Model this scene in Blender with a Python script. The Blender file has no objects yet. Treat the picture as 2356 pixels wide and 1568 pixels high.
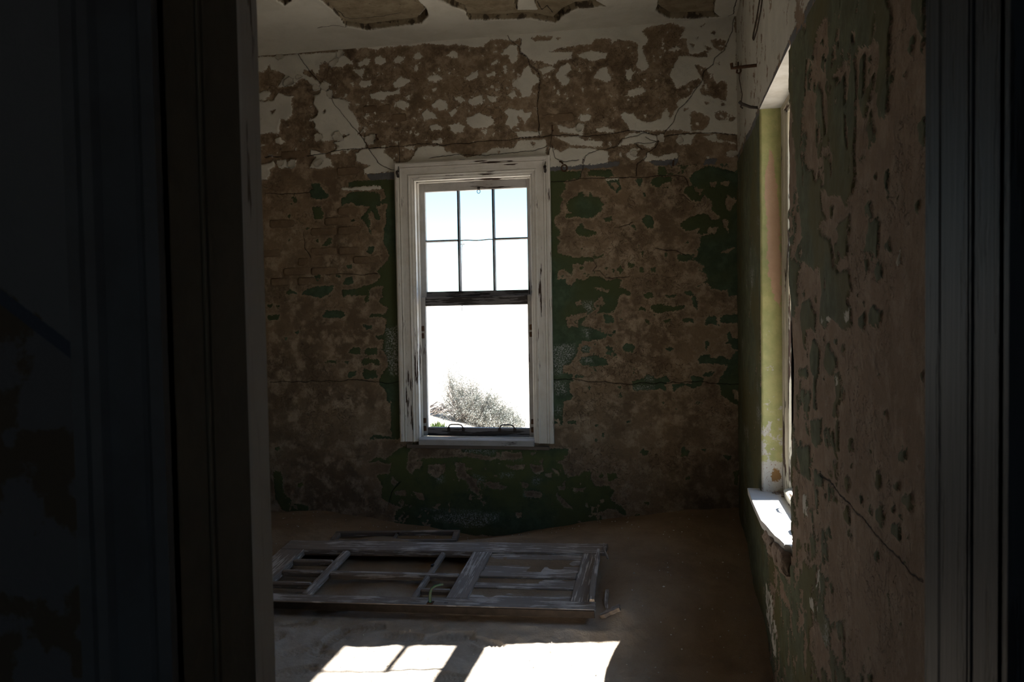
import bpy, bmesh, math, random
import numpy as np
from mathutils import Vector, Matrix

C = bpy.context.scene.collection
S = bpy.context.scene
random.seed(7)

# ------------------------------------------------------------------ camera, sky, sun, exposure
cam = bpy.data.cameras.new('camera'); cam_o = bpy.data.objects.new('camera', cam); C.objects.link(cam_o)
cam.sensor_width = 36; cam.lens = 28; cam.clip_start = .02; cam.clip_end = 2000
_r, _u, _f = [[0.982035, 0.187929, -0.017014], [0.009976, 0.038331, 0.999215], [-0.188433, 0.981434, -0.035767]]
cam_o.matrix_world = Matrix(((_r[0], _u[0], -_f[0], 0), (_r[1], _u[1], -_f[1], 0), (_r[2], _u[2], -_f[2], 1.7), (0, 0, 0, 1)))
cam.dof.use_dof = True; cam.dof.focus_distance = 6.0; cam.dof.aperture_fstop = 9
S.camera = cam_o

SUN_ELEV = math.radians(47.4)
_h = Vector((-1, -.118, 0)).normalized()
SUN_DIR = Vector((_h.x*math.cos(SUN_ELEV), _h.y*math.cos(SUN_ELEV), -math.sin(SUN_ELEV)))   # direction the light travels
W = bpy.data.worlds.new('desert_sky'); S.world = W; W.use_nodes = True
nt = W.node_tree; nt.nodes.clear()
sky = nt.nodes.new('ShaderNodeTexSky'); sky.sky_type = 'NISHITA'; sky.sun_disc = False
sky.sun_elevation = SUN_ELEV; sky.sun_rotation = math.radians(90-6.7); sky.altitude = 50; sky.dust_density = .4; sky.air_density = 1.0; sky.ozone_density = 2.5
bg = nt.nodes.new('ShaderNodeBackground'); bg.inputs[1].default_value = .46
out = nt.nodes.new('ShaderNodeOutputWorld')
tint = nt.nodes.new('ShaderNodeMix'); tint.data_type = 'RGBA'; tint.blend_type = 'MULTIPLY'; tint.inputs[0].default_value = 1; tint.inputs[7].default_value = (.66, .86, .95, 1)   # cool white balance of the hazy coastal sky
nt.links.new(sky.outputs[0], tint.inputs[6]); nt.links.new(tint.outputs[2], bg.inputs[0]); nt.links.new(bg.outputs[0], out.inputs[0])
sun = bpy.data.lights.new('sun', 'SUN'); sun.energy = 32.0; sun.angle = math.radians(.53); sun.color = (1, .975, .945)
sun_o = bpy.data.objects.new('sun', sun); C.objects.link(sun_o); sun_o.location = (20, 3, 22)
sun_o.rotation_euler = SUN_DIR.to_track_quat('-Z', 'Y').to_euler()
S.view_settings.view_transform = 'Standard'; S.view_settings.look = 'None'; S.view_settings.gamma = 1
S.view_settings.use_curve_mapping = False
S.view_settings.exposure = 0.0
def portal(name, loc, direction, sx, sy):
    L = bpy.data.lights.new(name, 'AREA'); L.shape = 'RECTANGLE'; L.size = sx; L.size_y = sy
    L.cycles.is_portal = True
    o = bpy.data.objects.new(name, L); C.objects.link(o); o.location = loc
    o.rotation_euler = Vector(direction).to_track_quat('-Z', 'Z').to_euler()
portal('sky_portal', (-1.5, 6.62, 1.75), (0, -1, 0), 1.1, 2.2)
portal('sky_portal', (1.0, 4.2, 1.75), (-1, 0, 0), 1.2, 2.3)
S.cycles.max_bounces = 16; S.cycles.diffuse_bounces = 8; S.cycles.sample_clamp_indirect = 6
S.cycles.caustics_reflective = False; S.cycles.caustics_refractive = False
S.cycles.use_denoising = True

# ------------------------------------------------------------------ helpers
YB, XR, ZC = 6.24, .5477, 3.877
def vnoise(x, y, sc, seed):
    rs = np.random.RandomState(seed); T = rs.rand(256, 256)
    x = np.asarray(x)/sc + seed*13.7; y = np.asarray(y)/sc + seed*7.3
    xi = np.floor(x).astype(int); yi = np.floor(y).astype(int); fx = x-xi; fy = y-yi
    fx = fx*fx*(3-2*fx); fy = fy*fy*(3-2*fy)
    g = lambda i, j: T[i & 255, j & 255]
    return (g(xi, yi)*(1-fx)+g(xi+1, yi)*fx)*(1-fy)+(g(xi, yi+1)*(1-fx)+g(xi+1, yi+1)*fx)*fy
def fbm(x, y, sc, seed, o=4):
    r = 0; a = .5; t = 0
    for k in range(o):
        r = r+a*vnoise(x, y, sc/2**k, seed+k*17); t += a; a *= .55
    return r/t-.5
def sstep(a, b, x):
    t = np.clip((x-a)/(b-a), 0, 1); return t*t*(3-2*t)

def link(o, parent=None):
    C.objects.link(o)
    if parent is not None: o.parent = parent
    return o
def mesh_obj(name, verts, faces, mat, parent=None, smooth=False):
    me = bpy.data.meshes.new(name); me.from_pydata(verts, [], faces); me.update()
    if mat: me.materials.append(mat)
    if smooth: me.polygons.foreach_set('use_smooth', [True]*len(me.polygons))
    return link(bpy.data.objects.new(name, me), parent)
def thing(name, label, cat, loc=(0, 0, 0), rot=(0, 0, 0), group=None):
    o = bpy.data.objects.new(name, None); C.objects.link(o); o.empty_display_size = .1
    o.location = loc; o.rotation_euler = rot
    if label: o['label'] = label; o['category'] = cat
    if group: o['group'] = group
    return o
def tag(o, label, cat, group=None):
    o['label'] = label; o['category'] = cat
    if group: o['group'] = group
    return o
def struct(o): o['kind'] = 'structure'; return o

class MB:
    def __init__(s): s.bm = bmesh.new()
    def box(s, x0, x1, y0, y1, z0, z1, bev=0, jit=0, mat=None):
        n = bmesh.ops.create_cube(s.bm, size=1)
        vs = n['verts']
        for v in vs:
            v.co = Vector(((x0+x1)/2+v.co.x*(x1-x0), (y0+y1)/2+v.co.y*(y1-y0), (z0+z1)/2+v.co.z*(z1-z0)))
            if jit: v.co += Vector([random.uniform(-jit, jit) for _ in range(3)])
            if mat is not None: v.co = mat @ v.co
        if bev:
            es = list({e for v in vs for e in v.link_edges})
            bmesh.ops.bevel(s.bm, geom=es, offset=bev, segments=1, affect='EDGES')
        return s
    def tube(s, pts, r, n=8, r2=None):
        pts = [Vector(p) for p in pts]; rings = []
        for i, p in enumerate(pts):
            d = (pts[min(i+1, len(pts)-1)]-pts[max(i-1, 0)]).normalized()
            a = d.orthogonal().normalized() if i == 0 else (prev-d*prev.dot(d)).normalized()
            prev = a; b = d.cross(a)
            rr = r if r2 is None else r+(r2-r)*i/(len(pts)-1)
            rings.append([s.bm.verts.new(p+(a*math.cos(2*math.pi*k/n)+b*math.sin(2*math.pi*k/n))*rr) for k in range(n)])
        for A, B in zip(rings, rings[1:]):
            for k in range(n): s.bm.faces.new((A[k], A[(k+1) % n], B[(k+1) % n], B[k]))
        s.bm.faces.new(rings[0][::-1]); s.bm.faces.new(rings[-1])
        return s
    def sweep(s, prof, f0, f1):
        """extrude closed profile; f0/f1 map (u,p) to the two end points"""
        A = [s.bm.verts.new(f0(u, p)) for u, p in prof]; B = [s.bm.verts.new(f1(u, p)) for u, p in prof]
        n = len(prof)
        for k in range(n): s.bm.faces.new((A[k], A[(k+1) % n], B[(k+1) % n], B[k]))
        s.bm.faces.new(A[::-1]); s.bm.faces.new(B)
        return s
    def obj(s, name, mat, parent=None, smooth=False):
        bmesh.ops.recalc_face_normals(s.bm, faces=s.bm.faces)
        me = bpy.data.meshes.new(name); s.bm.to_mesh(me); s.bm.free()
        if mat: me.materials.append(mat)
        if smooth: me.polygons.foreach_set('use_smooth', [True]*len(me.polygons))
        return link(bpy.data.objects.new(name, me), parent)

# ------------------------------------------------------------------ materials
class NT:
    def __init__(s, name):
        s.m = bpy.data.materials.new(name); s.m.use_nodes = True; s.t = s.m.node_tree; s.b = s.t.nodes['Principled BSDF']
        s.b.inputs['Roughness'].default_value = .85; s.b.inputs['Specular IOR Level'].default_value = .25
        s.tc = s.t.nodes.new('ShaderNodeTexCoord').outputs['Object']
    def n(s, t, **k):
        x = s.t.nodes.new(t)
        for a, b in k.items(): setattr(x, a, b)
        return x
    def set(s, sock, v):
        if isinstance(v, (int, float)): sock.default_value = v
        elif isinstance(v, (tuple, list)): sock.default_value = (*v, 1) if len(v) == 3 and sock.type == 'RGBA' else v
        else: s.t.links.new(v, sock)
    def map(s, scale, vec=None):
        x = s.n('ShaderNodeMapping'); s.set(x.inputs[0], vec or s.tc); x.inputs['Scale'].default_value = scale; return x.outputs[0]
    def noise(s, scale, detail=3, rough=.55, vec=None, dist=0):
        x = s.n('ShaderNodeTexNoise'); s.set(x.inputs['Vector'], vec or s.tc); x.inputs['Scale'].default_value = scale
        x.inputs['Detail'].default_value = detail; x.inputs['Roughness'].default_value = rough; x.inputs['Distortion'].default_value = dist; return x.outputs[0]
    def voro(s, scale, feat='DISTANCE_TO_EDGE', vec=None):
        x = s.n('ShaderNodeTexVoronoi', feature=feat); s.set(x.inputs['Vector'], vec or s.tc); x.inputs['Scale'].default_value = scale; return x.outputs['Distance']
    def math(s, op, a, b=0, c=0):
        x = s.n('ShaderNodeMath', operation=op); s.set(x.inputs[0], a); s.set(x.inputs[1], b); s.set(x.inputs[2], c); return x.outputs[0]
    def step(s, v, a, b, lo=0, hi=1):
        x = s.n('ShaderNodeMapRange', interpolation_type='SMOOTHSTEP'); s.set(x.inputs[0], v)
        for i, q in zip((1, 2, 3, 4), (a, b, lo, hi)): x.inputs[i].default_value = q
        return x.outputs[0]
    def mix(s, f, a, b, mode='MIX'):
        x = s.n('ShaderNodeMix', data_type='RGBA', blend_type=mode); s.set(x.inputs[0], f); s.set(x.inputs[6], a); s.set(x.inputs[7], b); return x.outputs[2]
    def attr(s, name):
        return s.n('ShaderNodeAttribute', attribute_name=name)
    def color(s, v): s.set(s.b.inputs['Base Color'], v)
    def bump(s, h, dist, strength=1):
        x = s.n('ShaderNodeBump'); s.set(x.inputs['Height'], h); x.inputs['Distance'].default_value = dist; x.inputs['Strength'].default_value = strength
        s.t.links.new(x.outputs[0], s.b.inputs['Normal'])

def wall_material(name, plaster_a, plaster_b, plaster_c, green, white, gsc=1.0, bounce_olive=None):
    k = NT(name)
    at = k.attr('paint'); sep = k.n('ShaderNodeSeparateColor'); k.set(sep.inputs[0], at.outputs['Color'])
    Wm, Gm, Sm = sep.outputs; Cm = at.outputs['Alpha']; cr = k.math('MAXIMUM', k.math('ABSOLUTE', k.attr('crack_side').outputs['Fac']), k.step(k.attr('crack').outputs['Fac'], .42, .6))
    fine = k.noise(170, 3, .6); f2 = k.noise(55, 3, .6)
    jit = k.math('ADD', k.math('MULTIPLY', k.math('SUBTRACT', fine, .5), .22), k.math('ADD', k.math('MULTIPLY', k.math('SUBTRACT', f2, .5), .36), k.math('MULTIPLY', k.math('SUBTRACT', k.noise(24, 2, .5), .5), .16)))
    w = k.step(k.math('ADD', Wm, jit), .485, .515); g = k.step(k.math('ADD', Gm, k.math('MULTIPLY', jit, gsc)), .485, .515)
    sg = k.step(k.math('ADD', Sm, jit), .485, .515)
    rim = k.step(k.math('ADD', k.math('MAXIMUM', Gm, Wm), jit), .25, .48)
    big = k.noise(2.3, 5, .6); mid = k.noise(9, 5, .65); grain = k.noise(260, 2, .6)
    base = k.mix(k.step(big, .38, .62), plaster_a, plaster_b)
    base = k.mix(k.step(mid, .47, .68), base, plaster_c)
    base = k.mix(k.math('MULTIPLY', rim, .45), base, plaster_c)
    base = k.mix(k.step(k.noise(22, 6, .7), .58, .75), base, tuple(c*.55 for c in plaster_a))
    wob = k.step(k.math('ABSOLUTE', k.math('SUBTRACT', k.noise(16, 5, .6, dist=.8), .5)), .0, .012, 1, 0)
    wob = k.math('MULTIPLY', wob, k.step(k.noise(3.4, 4, .6), .46, .58))
    base = k.mix(k.math('MULTIPLY', wob, .75), base, tuple(c*.3 for c in plaster_a))
    base = k.mix(k.step(grain, .35, .75, 0, .35), base, tuple(c*.6 for c in plaster_a))
    olive = (green[0]*1.35+.005, green[1]*1.12+.003, green[2]*.85)
    gv = k.mix(k.step(k.noise(12, 5, .65), .35, .7), green, tuple(c*1.55+.008 for c in green))
    gv = k.mix(k.step(k.noise(1.7, 3, .5), .44, .6), gv, olive)
    gv = k.mix(k.step(k.noise(60, 3, .6), .6, .75, 0, .5), gv, tuple(c*.45 for c in green))
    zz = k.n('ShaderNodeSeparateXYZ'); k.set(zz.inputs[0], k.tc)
    if bounce_olive: gv = k.mix(k.math('MULTIPLY', k.math('MULTIPLY', k.step(zz.outputs[2], .66, .52), k.step(zz.outputs[2], -.02, .26)), k.step(k.noise(6, 5, .65), .3, .6, .35, .95)), gv, bounce_olive)   # lighter olive painting in bounce light below the window, dropping off to the floor
    chalk = k.math('MULTIPLY', k.step(Cm, .3, .8), k.step(k.noise(90, 5, .75), .47, .6))
    gv = k.mix(chalk, gv, (.42, .43, .43))
    wv = k.mix(k.step(k.noise(5, 5, .6), .35, .7), white, tuple(c*.86 for c in white))
    wv = k.mix(k.step(k.noise(34, 5, .7), .62, .78, 0, .5), wv, plaster_b)
    col = k.mix(g, base, gv); col = k.mix(sg, col, k.mix(k.noise(30, 4), (.11, .115, .125), (.17, .17, .18))); col = k.mix(w, col, wv)
    col = k.mix(k.step(k.math('ADD', cr, k.math('MULTIPLY', k.math('SUBTRACT', f2, .5), .18)), .02, .10, 1, 0), col, (.035, .025, .018))
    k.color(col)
    crk = k.voro(17); crk2 = k.noise(40, 6, .7)
    layer = k.math('MULTIPLY', k.math('MAXIMUM', k.math('MAXIMUM', g, sg), w), .55)
    pl = k.math('ADD', k.math('MULTIPLY', k.noise(28, 6, .68, dist=.6), .9), k.math('MULTIPLY', grain, .12))
    pl = k.math('MULTIPLY', pl, k.math('SUBTRACT', 1.0, k.math('MULTIPLY', layer, 1.5)))
    h = k.math('ADD', layer, pl)
    h = k.math('SUBTRACT', h, k.step(cr, .05, .22, .8, 0)); h = k.math('SUBTRACT', h, k.math('MULTIPLY', wob, k.math('SUBTRACT', .5, layer)))
    k.bump(h, .010)
    return k.m

BROWN = (.275, .198, .128); TAN = (.46, .36, .26); DARK = (.165, .117, .076)
WHITE = (.72, .70, .63); GREEN = (.048, .075, .044)
m_back = wall_material('flaking_painted_plaster', BROWN, DARK, TAN, GREEN, WHITE, bounce_olive=(.115, .135, .05))
m_right = wall_material('flaking_painted_plaster_side', (.30, .215, .155), (.25, .175, .12), (.36, .275, .21), (.080, .088, .050), (.60, .58, .52), 1.0)

def simple(name, col, col2=None, sc=8, rough=.85, bump=0, bsc=40):
    k = NT(name)
    k.color(col if col2 is None else k.mix(k.step(k.noise(sc, 5, .65), .35, .68), col, col2))
    k.b.inputs['Roughness'].default_value = rough
    if bump: k.bump(k.noise(bsc, 5, .65), bump)
    return k.m
def painted_wood(name, paint, wood, axis, wear=.62, dirt=.35, wsc=1.0):
    k = NT(name)
    sc = [26*wsc]*3; sc[axis] = 2.2*wsc
    st = k.map(sc); sc2 = [90]*3; sc2[axis] = 5; st2 = k.map(sc2)
    a = k.noise(1, 5, .65, st); b = k.noise(1, 4, .6, st2); patch = k.noise(3.1, 3, .5)
    v = k.math('ADD', k.math('ADD', k.math('MULTIPLY', a, .6), k.math('MULTIPLY', b, .3)), k.math('MULTIPLY', patch, .35))
    peel = k.step(v, wear, wear+.025)
    wc = k.mix(b, wood, tuple(c*.45 for c in wood))
    pc = k.mix(k.math('MULTIPLY', k.step(k.noise(7, 5, .65), .4, .75), dirt), paint, tuple(p*q for p, q in zip(paint, (.62, .56, .46))))
    pc = k.mix(k.step(b, .57, .66, 0, .35), pc, tuple(p*.55 for p in paint))
    k.color(k.mix(peel, pc, wc))
    k.bump(k.math('ADD', k.math('MULTIPLY', peel, -.7), k.math('MULTIPLY', b, .6)), .0018)
    k.b.inputs['Roughness'].default_value = .6
    return k.m
PW = (.78, .76, .72); WD = (.10, .062, .045)
m_cas = {ax: painted_wood('worn_white_paint_%s' % 'xyz'[ax], PW, WD, ax, .715) for ax in range(3)}
m_sash = {ax: painted_wood('worn_sash_paint_%s' % 'xyz'[ax], (.46, .45, .44), (.085, .06, .05), ax, .735, .5) for ax in range(3)}
m_sashdark = {ax: painted_wood('shaded_sash_paint_%s' % 'xyz'[ax], (.21, .20, .205), (.075, .065, .06), ax, .62, .4) for ax in range(3)}  # darker copy of the sash paint: backlit shade put into the colour
m_frame = {ax: painted_wood('cream_frame_paint_%s' % 'xyz'[ax], (.62, .58, .47), WD, ax, .68) for ax in range(3)}
m_door = {ax: painted_wood('weathered_door_wood_%s' % 'xyz'[ax], (.64, .575, .515), (.38, .305, .245), ax, .575, .75, 1.7) for ax in range(2)}
m_old = painted_wood('old_grey_timber', (.38, .32, .27), (.22, .175, .14), 0, .55, .6)
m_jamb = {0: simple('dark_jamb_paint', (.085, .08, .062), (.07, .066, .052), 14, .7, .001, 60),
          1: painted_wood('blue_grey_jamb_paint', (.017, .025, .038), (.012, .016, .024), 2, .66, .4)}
m_jend = painted_wood('pale_jamb_edge', (.52, .51, .50), (.22, .18, .15), 2, .70)
m_rust = simple('rusty_iron', (.06, .032, .02), (.12, .06, .028), 60, .8, .001, 120)
m_iron = simple('dark_iron', (.028, .024, .022), (.055, .038, .03), 50, .55, .0006, 120)
m_wire = simple('thin_old_wire', (.05, .04, .03), (.10, .07, .05), 60, .7)
m_patina = simple('green_copper_patina', (.045, .13, .085), (.10, .085, .05), 45, .6, .0008, 100)
m_stone = simple('lime_mortar', (.36, .285, .235), (.25, .19, .15), 20, .95, .012, 35)
m_sill = simple('white_sill_plaster', (.64, .63, .61), (.56, .55, .53), 6, .7, .0015, 30)
m_shell = simple('outer_masonry', (.42, .37, .29), (.36, .31, .24), 3, .95)
m_flake = simple('curled_lime_paint', (.60, .58, .52), (.53, .50, .43), 30, .8)
m_brick = simple('rendered_brick', (.225, .16, .105), (.175, .122, .078), 14, .95, .006, 45)
m_chip = simple('white_shell_chips', (.66, .63, .57), None)
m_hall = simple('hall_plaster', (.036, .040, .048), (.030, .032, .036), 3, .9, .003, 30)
def sand_mat(name, c, c2, ripple, pale_sand=None):
    k = NT(name)
    col = k.mix(k.step(k.noise(3, 5, .6), .35, .68), k.mix(k.step(k.noise(420, 2), .35, .7), c, c2), tuple(a*.82 for a in c))
    if pale_sand: col = k.mix(k.math('MULTIPLY', k.attr('pale_sand').outputs['Fac'], k.step(k.noise(7, 4, .6), .15, .75, .55, 1)), col, pale_sand)
    k.color(col)
    h = k.math('ADD', k.math('MULTIPLY', k.noise(26, 6, .65), ripple), k.math('MULTIPLY', k.noise(350, 2), .05))
    k.bump(h, .02); k.b.inputs['Roughness'].default_value = .95; k.b.inputs['Specular IOR Level'].default_value = .1
    return k.m
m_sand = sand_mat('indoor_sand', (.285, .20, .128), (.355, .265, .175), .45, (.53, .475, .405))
m_out = sand_mat('desert_sand', (.52, .46, .38), (.56, .50, .42), .6)

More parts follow.
